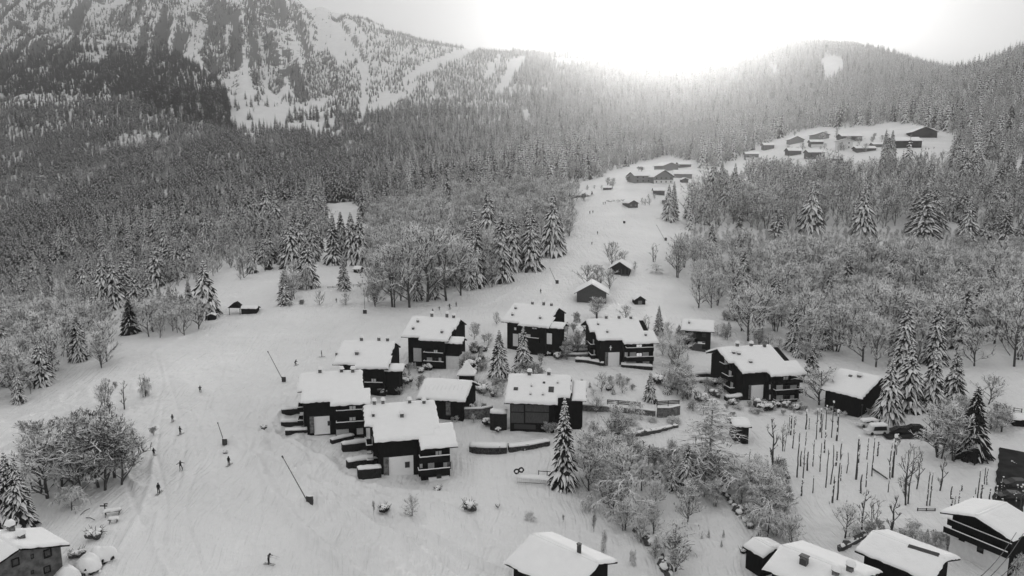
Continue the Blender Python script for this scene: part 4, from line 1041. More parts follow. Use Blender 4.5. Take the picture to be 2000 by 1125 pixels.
# corner chalet, nearest
A = stag('nearest dark chalet with a big pale garage door and window, beside three rounded hedges',
 [(708.5,789,'a','0'),(713,830,'a','s'),(725,830,'b','s'),(732.5,858,'b','w'),(851.7,853,'d','w'),(851,837,'d','t'),(863,835,'e','t'),(848,783.6,'e','0')],
 [('a','0'),('e','0'),('e','t'),('d','t'),('d','w'),('b','w'),('b','s'),('a','s')], (785,929), yaw0=9, extra=7)
fw = A.v['w']*math.cos(A.pitch)-1.0; uu = A.u
A.body([(uu['a']+1.4, uu['b']+.9, A.v['s']*math.cos(A.pitch)-.8), (uu['b']+.9, uu['d']-.9, fw), (uu['d']-.9, uu['e']-.9, A.v['t']*math.cos(A.pitch)-.9)])
A.panel('garage_door', (760,891,807,929.5), fw, 'paledoor'); A.window((791,902,800,913), fw+.07, panes=1)
A.panel('stone_pillar', (750,893,759,931), fw, 'stone', t=.35)
# wing on the right, one storey lower, standing forward
wy = fw+2.6; u0, u1, z0, z1 = A.rect(822,873,897,872,wy+1.2)
porch(A, A.on_plane(822,873,wy+1.2).x, A.on_plane(895,872,wy+1.2).x, -(wy+1.2), -(wy-5.6), A.on_plane(860,873,wy+1.2).z-.25, rise=2.3, name='wing_roof', T=.5)
wa = A.on_plane(822,900,wy).x; wb = A.on_plane(882,900,wy).x; wz = A.on_plane(860,876,wy+1.2).z
A.block('wing_wall', wa, wb-.3, -wy, -(wy-5.5), -3, wz+.1, 'wood')
A.balcony((820,891,879,902), wy, out=1.2); A.balcony((818,916,879,927), wy, out=1.4)
A.window((850,880,863,890), wy+.01, lit=True); A.panel('pale_panel', (836,904,848,916), wy, 'shutter'); A.panel('pale_panel', (866,903,873,914), wy, 'shutter'); A.panel('stone_pillar', (873,902,881,916), wy, 'stone'); A.panel('pale_panel', (820,902,825,914), wy, 'shutter')
A.panel('base_wall', (837,930,877,939), wy+.5, 'paledoor', t=.3); A.window((853,927,862,934), wy+.9, panes=1)
for px, py in ((731,788),(748,787),(800,786),(828,787)): A.chimney(px, py, .7, .7)
A.chimney(729,813,.6,.7); A.chimney(785,814,.8,.9)
def side_balcony(c, z0, y0, y1, x, side=-1, h=.95, w=1.2):
    b = MB(); xa, xb = (x-w, x-.01) if side < 0 else (x+.01, x+w); b.box(xa, xb, y0, y1, z0-.12, z0); xo = xa if side < 0 else xb-.05
    b.box(xo, xo+.05, y0, y1, z0, z0+h); b.box(xa, xb, y0, y0+.05, z0, z0+h); b.box(xa, xb, y1-.05, y1, z0, z0+h)
    o = b.build('balcony', M['wood'], c.root); q = MB(); q.tube([(xo+.02, y0, z0+h+.06), (xo+.02, y1, z0+h+.06)], .1, 6); q.tube([(xa, y0+.02, z0+h+.06), (xb, y0+.02, z0+h+.06)], .1, 6); q.build('rail_snow', M['snow'], o, smooth=True)
def side_set(c, x, side, lv=((1.9, -6, -2.2), (4.6, -5, -1.2))):
    for z0, a, b in lv:
        side_balcony(c, z0, a, b, x, side)
        w = MB(); s = .06*side; w.box(min(x, x+s), max(x, x+s), a+.8, a+2.0, z0+.05, z0+2.0); w.build('balcony_door', M['shutter'], c.root)
side_set(A, uu['a']+1.4, -1, ((1.6, -6.0, -2.6), (4.2, -5.0, -1.6)))

Cc = stag('leftmost dark chalet by the piste with a pale garage door, behind the nearest one',
 [(582,727,'a','0'),(581,761,'a','s'),(586.5,761.6,'b','s'),(589,783,'b','w'),(644,781.7,'c','w'),(646,789,'c','x'),(725,786,'e','x'),(723,756,'e','t'),(709.6,754.7,'d','t'),(707.7,723,'d','0')],
 [('a','0'),('d','0'),('d','t'),('e','t'),('e','x'),('c','x'),('c','w'),('b','w'),('b','s'),('a','s')], (625,848), yaw0=4, extra=6.5)
uc = Cc.u; cw = Cc.v['w']*math.cos(Cc.pitch)-.9; cx = Cc.v['x']*math.cos(Cc.pitch)-1.1
Cc.body([(uc['a']+1.0, uc['b']+1.0, Cc.v['s']*math.cos(Cc.pitch)-.8), (uc['b']+1.0, uc['c']+.8, cw), (uc['c']+.8, uc['d']-.1, cx), (uc['d']-.1, uc['e']-1.2, cx-.5)])
Cc.panel('garage_door', (614,813,643.5,848), cw, 'paledoor'); Cc.panel('stone_pillar', (606,813,613,845), cw, 'stone', t=.35)
Cc.balcony((657,801,710,812), cx, out=.3, snow=True); Cc.balcony((657,824,712,836), cx, out=1.0)
Cc.window((682,792,695,800), cx+.01, lit=True); Cc.window((682,814,695,822), cx+.01, lit=True); Cc.panel('pale_panel', (657,837,681,850), cx, 'shutter'); Cc.panel('pale_panel', (697,836,709,848), cx, 'shutter')
Cc.window((640,822,645,831), cx+.01, panes=1)
for px, py in ((625,727),(667,726),(689,726)): Cc.chimney(px, py, .8, .8)
side_set(Cc, uc['a']+1.0, -1, ((1.6, -5.5, -2.2), (4.2, -4.6, -1.2)))

D = stag('dark chalet squeezed behind the leftmost one, its right gable over snowy bushes',
 [(665,662,'a','0'),(651,709.5,'a','w'),(692,709.5,'b','w'),(691,716.7,'b','x'),(755,717.6,'c','x'),(768.7,694,'c','t'),(762,690,'d','t'),(773,667,'d','0')],
 [('a','0'),('d','0'),('d','t'),('c','t'),('c','x'),('b','x'),('b','w'),('a','w')], (735,764), yaw0=-5, extra=7)
ud = D.u; dx_ = D.v['x']*math.cos(D.pitch)-1.0; dw = D.v['w']*math.cos(D.pitch)-1.2
D.body([(ud['a']+1.6, ud['b']+.6, dw), (ud['b']+.6, ud['c']-1.0, dx_), (ud['c']-1.0, ud['d']-.3, 4.0)])
D.window((725,739,735,746), dx_+.01, lit=True); D.balcony((709,747,747,757), dx_, out=1.0); D.panel('stone_pillar', (762,735,768,758), dx_-1.5, 'plaster')
for px, py in ((706,664),(740,664),(757,665)): D.chimney(px, py, .8, .8)
D.chimney(697,692,.9,.8); D.chimney(657,692,.5,.5)
porch(D, ud['c']-1.2, ud['c']+3.4, -dx_-.2, -dx_+4.6, D.zr-5.4, rise=1.1, axis='g', name='porch_roof'); D.block('porch_wall', ud['c']-1.0, ud['c']+2.4, -dx_+.7, -dx_+3.8, -3, D.zr-5.3, 'wood')

Bc = stag('dark chalet by the piste with white shuttered ground-floor windows and a porch roof',
 [(800,614,'a','0'),(785.8,656,'a','w'),(817,656.5,'b','w'),(817,662,'b','x'),(871,662.7,'c','x'),(889,642,'c','t'),(886.6,639,'d','t'),(902.8,623,'d','0')],
 [('a','0'),('d','0'),('d','t'),('c','t'),('c','x'),('b','x'),('b','w'),('a','w')], (850,713), yaw0=-5, extra=7)
ub_ = Bc.u; bx_ = Bc.v['x']*math.cos(Bc.pitch)-1.0; bw_ = Bc.v['w']*math.cos(Bc.pitch)-1.2
Bc.body([(ub_['a']+1.6, ub_['b']+.6, bw_), (ub_['b']+.6, ub_['c']-1.0, bx_), (ub_['c']-1.0, ub_['d']-.3, 4.0)])
Bc.panel('garage_door', (808,680,826,706), bw_, 'shutter'); Bc.balcony((827,689,865,697), bx_, out=.9); Bc.balcony((827,706,866,712), bx_, out=.9)
Bc.window((847,683,855,689), bx_+.01, lit=True); Bc.window((845,699,856,706), bx_+.01); Bc.panel('pale_panel', (834,698,844,706), bx_, 'plaster'); Bc.panel('pale_panel', (857,698,862,706), bx_, 'plaster')
Bc.block('base_wall', ub_['c']-1.0, ub_['c']+2.6, -bx_+.4, -bx_+6, -3, 3.4, 'plaster'); 
for px, py in ((844,616),(874,616),(886,620)): Bc.chimney(px, py, .8, .8)
for px, py in ((816,629),(807,643),(863,650)): Bc.chimney(px, py, .7, .7)
porch(Bc, ub_['c']-1.2, ub_['c']+3.6, -bx_-.2, -bx_+5, Bc.zr-5.2, rise=1.1, axis='g'); Bc.block('porch_wall', ub_['c']-1.0, ub_['c']+2.4, -bx_+.9, -bx_+4, 3.41, Bc.zr-5.1, 'wood')

E = stag('rear dark chalet half hidden behind three snowy spruces in the village middle',
 [(1000,591,'a','0'),(979,627,'a','w'),(1012,627.5,'b','w'),(1012,633,'b','x'),(1065,635,'c','x'),(1090,624,'c','t'),(1078,613,'d','t'),(1093,598,'d','0')],
 [('a','0'),('d','0'),('d','t'),('c','t'),('c','x'),('b','x'),('b','w'),('a','w')], (1030,681), yaw0=-6, extra=7)
ue = E.u; ex = E.v['x']*math.cos(E.pitch)-1.0; ew = E.v['w']*math.cos(E.pitch)-1.2
E.body([(ue['a']+1.6, ue['b']+.6, ew), (ue['b']+.6, ue['c']-1.0, ex), (ue['c']-1.0, ue['d']-.3, 4.0)])
E.panel('garage_door', (1002,652,1012,676), ew, 'plaster'); E.panel('base_wall', (1013,652,1036,662), ex, 'shutter'); E.balcony((1028,660,1052,668), ex, out=.9); E.window((1039,637,1049,643), ex+.01, lit=True); E.panel('pale_panel', (1068,651,1078,672), ex, 'plaster'); E.window((1004,639,1009,645), ew+.01, lit=True, panes=1)
for px, py in ((1040,593),(1063,593),(1077,596)): E.chimney(px, py, .8, .7)
for px, py in ((1007,603),(1001,616),(1055,622)): E.chimney(px, py, .7, .6)
porch(E, ue['c']-.8, ue['c']+3.8, -ex+.2, -ex+5.2, E.zr-4.6, rise=1.1, axis='g'); E.block('porch_wall', ue['c']-1.0, ue['c']+2.6, -ex+1.0, -ex+4.4, -3, E.zr-4.5, 'wood')

F = stag('dark chalet with a white cross above its pale garage door and three balconies',
 [(1144,622,'a','0'),(1153,646,'a','s'),(1160,646,'b','s'),(1169,661.6,'b','w'),(1214,662,'c','w'),(1221,668,'c','x'),(1288,668,'e','x'),(1277,644,'e','t'),(1258,643,'d','t'),(1246,621,'d','0')],
 [('a','0'),('d','0'),('d','t'),('e','t'),('e','x'),('c','x'),('c','w'),('b','w'),('b','s'),('a','s')], (1200,714), yaw0=2, extra=7)
uf = F.u; fw_ = F.v['w']*math.cos(F.pitch)-1.0; fx_ = F.v['x']*math.cos(F.pitch)-1.3
F.body([(uf['a']+1.3, uf['b']+.9, F.v['s']*math.cos(F.pitch)-.8), (uf['b']+.9, uf['c']+.4, fw_), (uf['c']+.4, uf['d']+.2, fx_), (uf['d']+.2, uf['e']-1.2, fx_-.01)])
F.panel('garage_door', (1187.5,688,1210,713.5), fw_, 'paledoor'); F.panel('stone_pillar', (1181.5,688,1187,713), fw_, 'stone', t=.3)
cr_ = MB(); u0, u1, z0, z1 = F.rect(1190,675,1195,684,fw_); cm_ = (u0+u1)/2; zm = z0+(z1-z0)*.6; cr_.box(cm_-.11, cm_+.11, -fw_-.1, -fw_-.01, z0, z1); cr_.box(u0, cm_-.11, -fw_-.1, -fw_-.01, zm-.11, zm+.11); cr_.box(cm_+.11, u1, -fw_-.1, -fw_-.01, zm-.11, zm+.11); cr_.build('white_cross', M['paledoor'], F.root)
F.balcony((1224,679,1277,686), fx_, out=1.3); F.balcony((1224,697,1277,705), fx_, out=1.3)
for a in (671, 689): F.window((1242.5,a,1254,a+7), fx_+.01, lit=2)
F.panel('pale_panel', (1230,688,1242,697), fx_, 'shutter'); F.panel('pale_panel', (1255,688,1267,697), fx_, 'shutter'); F.panel('pale_panel', (1220,688,1226,697), fx_, 'shutter'); F.panel('base_wall', (1219,706,1242,712), fx_, 'shutter'); F.panel('base_wall', (1255,706,1268,712), fx_, 'shutter'); F.window((1242.5,706,1254,711), fx_+.01)
for px, py in ((1184,621),(1209,621),(1232,622)): F.chimney(px, py, .8, .8)
F.chimney(1168,634,.6,.5); F.chimney(1186,649,.6,.5); F.chimney(1261,655,.6,.5)
side_set(F, uf['a']+1.3, -1, ((1.8, -6.5, -3.2), (4.5, -5.5, -2.2)))

Gc = stag('big dark chalet at the wood edge on the right with pale balcony panels',
 [(1401,676,'a','0'),(1424,705.6,'a','s'),(1432,706.7,'b','s'),(1453,724,'b','w'),(1499.5,724,'c','w'),(1507,730.5,'c','x'),(1580.5,730,'e','x'),(1555,702,'e','t'),(1534,702,'d','t'),(1506,676,'d','0')],
 [('a','0'),('d','0'),('d','t'),('e','t'),('e','x'),('c','x'),('c','w'),('b','w'),('b','s'),('a','s')], (1478,780), yaw0=2, extra=7, yaws=10)
ug = Gc.u; gw_ = Gc.v['w']*math.cos(Gc.pitch)-1.0; gx_ = Gc.v['x']*math.cos(Gc.pitch)-1.3
Gc.body([(ug['a']+1.3, ug['b']+.9, Gc.v['s']*math.cos(Gc.pitch)-.8), (ug['b']+.9, ug['c']+.4, gw_), (ug['c']+.4, ug['d']+.2, gx_), (ug['d']+.2, ug['e']-1.4, gx_-.01)])
Gc.panel('garage_door', (1466,752,1491,780), gw_, 'paledoor'); Gc.panel('stone_pillar', (1461,752,1466,779), gw_, 'stone', t=.3)
Gc.balcony((1510,742,1569,748), gx_, out=1.0, snow=False); Gc.balcony((1515,761,1569,769), gx_, out=1.2); Gc.balcony((1515,781,1557,787), gx_, out=1.2)
Gc.window((1529,734,1540,742), gx_+.01, lit=True); Gc.panel('pale_panel', (1559,735,1568,742), gx_, 'shutter')
for x0, x1, y0, y1 in ((1502,1505,751,760),(1516,1529,752,761),(1543,1556,752,761),(1502,1505,771,780),(1516,1529,772,781),(1543,1551,772,781)): Gc.panel('pale_panel', (x0,y0,x1,y1), gx_, 'shutter')
Gc.window((1530,752,1542,761), gx_+.01); Gc.window((1530,772,1542,781), gx_+.01)
for px, py in ((1440,675),(1467,675),(1493,677)): Gc.chimney(px, py, .8, .8, cap=px < 1490)
for px, py in ((1433,690),(1443,692),(1466,708)): Gc.chimney(px, py, .8, .5)
side_set(Gc, ug['a']+1.3, -1, ((1.8, -6.8, -3.4), (4.5, -5.8, -2.4), (7.0, -3.4, -1.0)))

Hc = stag('small dark chalet in front of the bare wood, up right of the cross chalet',
 [(1333,623.5,'a','0'),(1328,644,'a','w'),(1393,645,'c','w'),(1398,624,'c','0')], [('a','0'),('c','0'),('c','w'),('a','w')], (1368,683), yaw0=-1, extra=5.5, T=.45)
uh = Hc.u; hw = Hc.v['w']*math.cos(Hc.pitch)-.8; Hc.body([(uh['a']+1.2, uh['c']-.9, hw)]); Hc.chimney(1346,631,.6,.6)
Hc.block('lower_storey', uh['a']+3.4, uh['c']-2.2, -hw-1.6, -hw-.01, -2, 2.2, 'wood2'); Hc.block('lower_storey_snow', uh['a']+5.0, uh['c']-2.4, -hw-1.7, -hw-.02, 2.21, 2.5, 'snow'); Hc.window((1352,652,1359,658), hw+.01); Hc.window((1372,652,1379,658), hw+.01); Hc.panel('wood_door', (1371,668,1379,682), hw+1.6, 'wood')

I = stag('wide dark timber house with skylights in its snow roof, behind the big spruce',
 [(994,730,'a','0'),(983,784.6,'a','w'),(1089,786,'c','w'),(1091,773,'c','t'),(1114.6,773,'d','t'),(1116,732,'d','0')], [('a','0'),('d','0'),('d','t'),('c','t'),('c','w'),('a','w')], (1035,838), yaw0=0, extra=7)
ui = I.u; iw = I.v['w']*math.cos(I.pitch)-1.0; I.body([(ui['a']+1.2, ui['c']-.8, iw), (ui['c']-.8, ui['d']-.9, I.v['t']*math.cos(I.pitch)-.8)])
I.panel('timber_panel', (998,790,1023,804), iw, 'wood2', t=.05); I.panel('timber_panel', (1026,790,1072,804), iw, 'wood2', t=.05); I.panel('timber_panel', (998,806,1023,826), iw, 'wood2', t=.05); I.panel('timber_panel', (1026,806,1072,826), iw, 'wood2', t=.05); I.panel('garage_opening', (1004,829,1046,838), iw, 'metal', t=.04)
I.skylight(1003,757,1012,762); I.skylight(1071,756,1082,766); I.skylight(1060,746,1065,749)
for px, py in ((1034,731),(1072,731)): I.chimney(px, py, .9, .8)
for px, py in ((1038,754),(1089,748),(1036,770),(1060,771)): I.chimney(px, py, .4, .25)
# low extension roof at its right
I.block('side_wall', ui['d']-.8, ui['d']+2.6, -5.8, 0, -1, I.zr-4.1, 'wood'); 
porch(I, ui['d']+.3, ui['d']+3.4, -6.4, .5, I.zr-3.9, rise=2.4, name='side_roof')

J = stag('low carport-like building with a furrowed snow roof beside the little turret',
 [(831,741,'a','0'),(809,777,'a','w'),(907,780,'c','w'),(925,741,'c','0')], [('a','0'),('c','0'),('c','w'),('a','w')], (880,812), yaw0=-3, extra=5.0, T=.45)
uj = J.u; jw = J.v['w']*math.cos(J.pitch)-1.0; J.body([(uj['a']+1.0, uj['c']-.8, jw)]); J.panel('stone_pillar', (872,785,880,810), jw+.3, 'stone', t=.4)
gr = MB()
for px in range(832, 905, 8):
    d = J.Mi.to_3x3()@Vector(ray(px, 755)); o_ = J.Mi@Vector((0, 0, 0)); t = (Vector((0, 0, J.zr))-o_).dot(J.en)/d.dot(J.en); p = o_+d*t; gr.tube([p-J.ev*.9+J.en*.02, p+J.ev*.3+J.en*.05, p+J.ev*1.3+J.en*.02], [.03,.09,.03], 5)
gr.build('snow_ridges', M['snow'], J.root, smooth=True)

# turret
tp = hit(912, 746); tu = empty('turret', tp, R(-4)); tag(tu, 'little square turret with a tall pointed snow roof', 'turret')
_, b1, _ = proj(tp); s_ = tp.y/FPX; wT = 28*s_; zE = (746-728)*s_*1.0
mb = MB(); mb.box(-wT/2, wT/2, -wT/2, wT/2, -3, zE+.1); mb.build('wall', M['wood'], tu)
mb = MB(); rr = wT*.68; hh = 27*s_; prof = [(1.0, 0), (1.0, .3), (.9, .45), (.55, 1.3), (.28, hh*.75), (.06, hh)]; vs = []; fs = []
for a, z in prof:
    for i in range(16):
        th = i*math.pi/8+math.pi/4; q = max(abs(math.cos(th)), abs(math.sin(th))); k = rr*a/(q**.85); vs.append((k*math.cos(th), k*math.sin(th), zE+z))
for j in range(len(prof)-1):
    for i in range(16): fs.append((j*16+i, j*16+(i+1) % 16, (j+1)*16+(i+1) % 16, (j+1)*16+i))
fs.append(tuple(range(15, -1, -1))); fs.append(tuple(range(80, 96))); mb.add(vs, fs)
rf = MB(); rf.box(-wT*.62, wT*.62, -wT*.62, wT*.62, zE-.16, zE-.004); ro = rf.build('roof', M['wood'], tu); mb.build('roof_snow', M['snow'], ro, smooth=True)

# ---- gabled barns, huts and far houses: one builder -------------------------
def cabin(name, label, cat, cx, by, wpx, hw_px, rise_px, kind='gable', yaw=0, depth=1.2, wall='wood', T=.4, over=.6, group=None, wins=0, winm='glass', extra_z=0.0, door=False, lower=None, dist=None):
    """cx, by: picture place of the middle of its front foot; wpx width of the front wall, hw_px wall height, rise_px gable rise"""
    p = hit(cx, by) if dist is None else Vector(ray(cx, by)*dist); s = proj(p)[2]/FPX; W = wpx*s; H = hw_px*s*1.0; Rr = rise_px*s; Dp = W*depth
    o = empty(name, p, R(yaw)); tag(o, label, cat, group); mb = MB()
    dn = 2.5
    if kind == 'gable':                          # gable faces the viewer, ridge runs away
        prof = [(-W/2, -dn), (W/2, -dn), (W/2, H), (0, H+Rr), (-W/2, H)]; vs = [(x, 0, z) for x, z in prof]+[(x, Dp, z) for x, z in prof]; n = 5
        mb.add(vs, [tuple(range(n)), tuple(range(2*n-1, n-1, -1))]+[(i, n+i, n+(i+1) % n, (i+1) % n) for i in range(n)])
        mb.build('wall', M[wall], o); a = math.atan2(Rr, W/2); L = (W/2+over)/math.cos(a); r = None
        for sg in (-1, 1):
            ev = Vector((sg*math.cos(a), 0, -math.sin(a))); en = Vector((sg*math.sin(a), 0, math.cos(a))); O = Vector((.003*sg, -over, H+Rr+.22)); P = [(0, 0), (Dp+2*over, 0), (Dp+2*over, L), (0, L)]
            q = MB(); prism(q, P, O, Y_, ev, en, -.2, -.004)
            if r is None: r = MB()
            r.add(q.v, q.f)
            if sg < 0: sA = snow_slab(P, T, O, Y_, ev, en, seed=2, step=max(.5, W/14)); sA.f = [tuple(reversed(f)) for f in sA.f]
            else: sB = snow_slab(P, T, O, Y_, ev, en, seed=4, step=max(.5, W/14)); sA.add(sB.v, sB.f)
        sA.tube([Vector((0, -over+.15+(Dp+2*over-.3)*i/8, H+Rr+.2)) for i in range(9)], T*.9, 8)
        rf = r.build('roof', M['wood'] if wall != 'plaster' else M['wood2'], o); sA.build('roof_snow', M['snow'], rf, smooth=True)
    else:                                        # eaves face the viewer
        prof = [(0, -dn), (Dp, -dn), (Dp, H), (Dp/2, H+Rr), (0, H)]; mb.extrude_x(prof, -W/2, W/2); mb.build('wall', M[wall], o); a = math.atan2(Rr, Dp/2); L = (Dp/2+over)/math.cos(a); r = MB(); sA = None
        for sg in (-1, 1):
            ev = Vector((0, sg*math.cos(a), -math.sin(a))); en = Vector((0, sg*math.sin(a), math.cos(a))); O = Vector((0, Dp/2+.003*sg, H+Rr+.22)); P = [(-W/2-over, 0), (W/2+over, 0), (W/2+over, L), (-W/2-over, L)]
            prism(r, P, O, X_, ev, en, -.2, -.004); sl = snow_slab(P, T, O, X_, ev, en, seed=3, step=max(.5, W/14))
            if sg > 0: sl.f = [tuple(reversed(f)) for f in sl.f]
            if sA is None: sA = sl
            else: sA.add(sl.v, sl.f)
        sA.tube([Vector((-W/2-over+.15+(W+2*over-.3)*i/8, Dp/2, H+Rr+.2)) for i in range(9)], T*.9, 8)
        rf = r.build('roof', M['wood'] if wall != 'plaster' else M['wood2'], o); sA.build('roof_snow', M['snow'], rf, smooth=True)
    if wins:
        cols, rows = wins
        for i in range(cols):
            for j in range(rows):
                cx_ = -W/2+W*(i+.5)/cols; cz = H*(j+.55)/rows; w = min(.55, W/cols*.28); h = min(.6, H/rows*.3); q = MB(); q.box(cx_-w, cx_+w, -.08, -.005, cz-h, cz+h); wi = q.build('window', M[winm], o)
    if door:
        q = MB(); q.box(-.7, .7, -.07, -.005, -.1, min(2.1, H*.85)); q.build('door', M['greywood'], o)
    if lower:
        q = MB(); q.box(-W/2-.03, W/2+.03, -.05, -.004, -.5, H*lower); q.build('base_wall', M['plaster'], o)
    return o, W, H, Dp, s
cabin('barn', 'lower timber barn with its broad gable to the camera, below the piste', 'barn', 1155, 591, 57, 20, 16, 'gable', -8, .9, 'wood2', over=1.0)
o, W, H, Dp, s = cabin('barn', 'upper timber barn with an open veranda under its gable, beside frosted trees', 'barn', 1210, 537, 38, 13, 12, 'gable', -14, 1.0, 'wood', over=.9)
q = MB(); q.box(W*.1, W*.5, -2.0, -.02, .1, .25); [q.tube([(W*x, -1.9, -.5), (W*x, -1.9, H)], .1, 5) for x in (.12, .3, .48)]; q.build('veranda', M['wood2'], o)
cabin('hut', 'tiny gabled hut with a grey door, alone right of the lower barn', 'hut', 1250, 595, 21, 9, 7, 'gable', 4, 1.0, 'wood', over=.35, T=.35, door=True)
cabin('hut', 'small dark hut on the upper piste with pale boards on its front', 'hut', 1237, 406, 20, 9, 5, 'gable', 20, 1.3, 'wood2', over=.5, wins=(2, 1), winm='greywood')
o, W, H, Dp, s = cabin('hay_hut', 'low dark hay hut with an open gabled porch at the left piste edge', 'hut', 486, 613, 30, 10, 3, 'eave', -4, .5, 'wood', over=.4, T=.35)
q = MB(); q.tube([(-W/2-4, -.3, -.5), (-W/2-4, -.3, 2.2)], .1, 5); q.tube([(-W/2-.3, -.3, -.5), (-W/2-.3, -.3, 2.2)], .1, 5); q.add([(-W/2-4.6,-.4,2.0),(-W/2+.2,-.4,2.0),(-W/2-2.2,-.4,3.9),(-W/2-4.6,2.5,2.0),(-W/2+.2,2.5,2.0),(-W/2-2.2,2.5,3.9)], [(0,1,2),(5,4,3),(0,2,5,3),(2,1,4,5),(1,0,3,4)]); q.build('porch', M['wood'], o)
cabin('shed', 'small shed half hidden behind the leaning snow-capped spruce', 'shed', 697, 533, 14, 7, 4, 'eave', -15, .9, 'wood', over=.4, T=.35)
cabin('shed', 'dark little shed under the boughs of the big spreading spruce', 'shed', 413, 625, 14, 8, 3, 'gable', 10, .9, 'wood', over=.3, T=.3)
cabin('barn', 'long low barn stretching behind the tallest spruce at the top of the piste', 'barn', 1118, 387, 66, 7, 7, 'eave', -16, .34, 'wood', over=1.2)
cabin('hut', 'low snow-covered hut between the long barn and the hamlet', 'hut', 1186, 371, 16, 4, 3, 'eave', -10, .8, 'wood2', over=.5)
HM = 'houses of the hamlet at the head of the piste'
cabin('farmhouse', 'left farmhouse of the hamlet with a dark upper wall and long roof', 'farmhouse', 1256, 357, 36, 14, 6, 'eave', 18, .8, 'greywood', over=1.2, wins=(3, 2))
cabin('farmhouse', 'largest farmhouse of the hamlet with a boarded gable over a pale ground floor', 'farmhouse', 1296, 359, 44, 14, 12, 'gable', 22, .9, 'greywood', over=1.4, wins=(4, 2), lower=.5)
cabin('farmhouse', 'rear right farmhouse of the hamlet with a long snow roof', 'farmhouse', 1334, 348, 34, 9, 6, 'eave', -12, .6, 'greywood', over=1.2)
cabin('farmhouse', 'highest farmhouse of the hamlet, its gable just over the others', 'farmhouse', 1310, 333, 34, 9, 6, 'gable', 20, 1.0, 'greywood', over=1.0)
cabin('farmhouse', 'small house hugging the highest farmhouse of the hamlet on its right', 'farmhouse', 1338, 327, 24, 6, 4, 'eave', 5, .8, 'wood2', over=.8)
cabin('shed', 'little gabled shed in front of the rear right farmhouse', 'shed', 1338, 357, 13, 6, 3, 'gable', 10, .8, 'wood2', over=.5)
cabin('shed', 'small shed below the hamlet behind the dark piste-side spruce', 'shed', 1288, 381, 20, 9, 4, 'eave', 0, .8, 'wood2', over=.8)
cabin('hut', 'snow-roofed hut in the forest left of the hamlet, upper one', 'hut', 1076, 322, 12, 5, 3, 'gable', -20, 1.0, 'wood2', over=.5)
cabin('hut', 'snow-roofed hut in the forest just under the upper one', 'hut', 1080, 335, 18, 5, 4, 'gable', -20, 1.0, 'wood2', over=.5)
cabin('hut', 'wide snow-roofed hut in the forest, leftmost above the grey wood', 'hut', 968, 348, 24, 5, 5, 'gable', -15, 1.0, 'wood2', over=.6)
cabin('hut', 'buried hut roof among the spruces behind the mid-piste group', 'hut', 862, 368, 18, 5, 4, 'eave', -10, .9, 'wood2', over=.5)
cabin('hut', 'tiny hut in the far left mountain forest', 'hut', 83, 352, 10, 4, 3, 'gable', 15, 1.0, 'wood', over=.5)
HV = [  # hillside village
 ('house with a pale lower wall at the far left of the hillside village',1469,309,22,9,3,'eave','greywood',(3,1),.4),
 ('dark boxy house in the trees, second from the left of the hillside village',1502,289,18,7,3,'eave','wood2',0,0),
 ('house with a low wide gable in the upper left of the hillside village',1556,277,24,6,5,'gable','greywood',0,0),
 ('dark house below the low wide gable in the hillside village',1553,300,22,7,4,'eave','wood2',0,0),
 ('timber barn-house with its tall gable side left, lower row of the hillside village',1595,307,28,10,4,'eave','wood2',(3,1),0),
 ('house with a pale ground floor in the middle row of the hillside village',1596,284,21,8,3,'eave','wood2',0,.5),
 ('snow-blurred house at the top middle of the hillside village',1605,269,26,7,4,'gable','greywood',0,0),
 ('lowest house of the hillside village, only its thin dark eave showing',1632,312,26,4,3,'eave','wood2',0,0),
 ('white plastered house with four small windows in the hillside village',1650,289,25,13,3,'gable','plaster',(2,2),0),
 ('stepped chalet behind the white plastered house in the hillside village',1664,273,34,8,4,'eave','wood2',(4,1),0),
 ('long low house right of the white plastered one in the hillside village',1692,293,32,5,3,'eave','wood2',0,0),
 ('buried long house in the middle right of the hillside village',1727,284,34,4,3,'eave','greywood',0,0),
 ('large dark farmhouse with two roofs, second from the right in the hillside village',1773,286,46,11,6,'eave','wood',(5,1),0),
 ('highest and rightmost chalet of the hillside village, dark under a wide gable',1806,266,40,9,8,'gable','wood',0,0),
]
for i, (lab, cx, by, w, h, r_, kd, wl, wn, lo) in enumerate(HV): cabin('farmhouse', lab, 'farmhouse', cx, by+3, w*1.1, h*1.25, r_*1.2, kd, (-8 if cx < 1640 else -14)+(i*7 % 11), .85, wl, over=1.0, wins=wn, lower=lo or None)

# ---- bottom row: roofs close to the camera ---------------------------------
KK = None
def xface(c, px, py, x):
    d = c.Mi.to_3x3()@Vector(ray(px, py)); o = c.Mi@Vector((0, 0, 0)); t = (x-o.x)/d.x; return o+d*t
def xrect(c, name, px, x, m, t=.07, parent=None):
    """flat feature on the gable face that looks along local -x"""
    x0, y0, x1, y1 = px; a = xface(c, x0, (y0+y1)/2, x); b = xface(c, x1, (y0+y1)/2, x); zc = (xface(c, (x0+x1)/2, y0, x).z, xface(c, (x0+x1)/2, y1, x).z)
    mb = MB(); mb.box(x-t, x+.01, min(a.y, b.y), max(a.y, b.y), min(zc), max(zc)); return mb.build(name, M[m], parent or c.root)
def xwindow(c, px, x):
    o = xrect(c, 'window', px, x, 'wood', .09); x0, y0, x1, y1 = px; k = .16; w = x1-x0; h = y1-y0
    xrect(c, 'pane', (x0+k*w, y0+k*h, x1-k*w, y1-k*h), x-.09, 'glass', .01, parent=o); return o

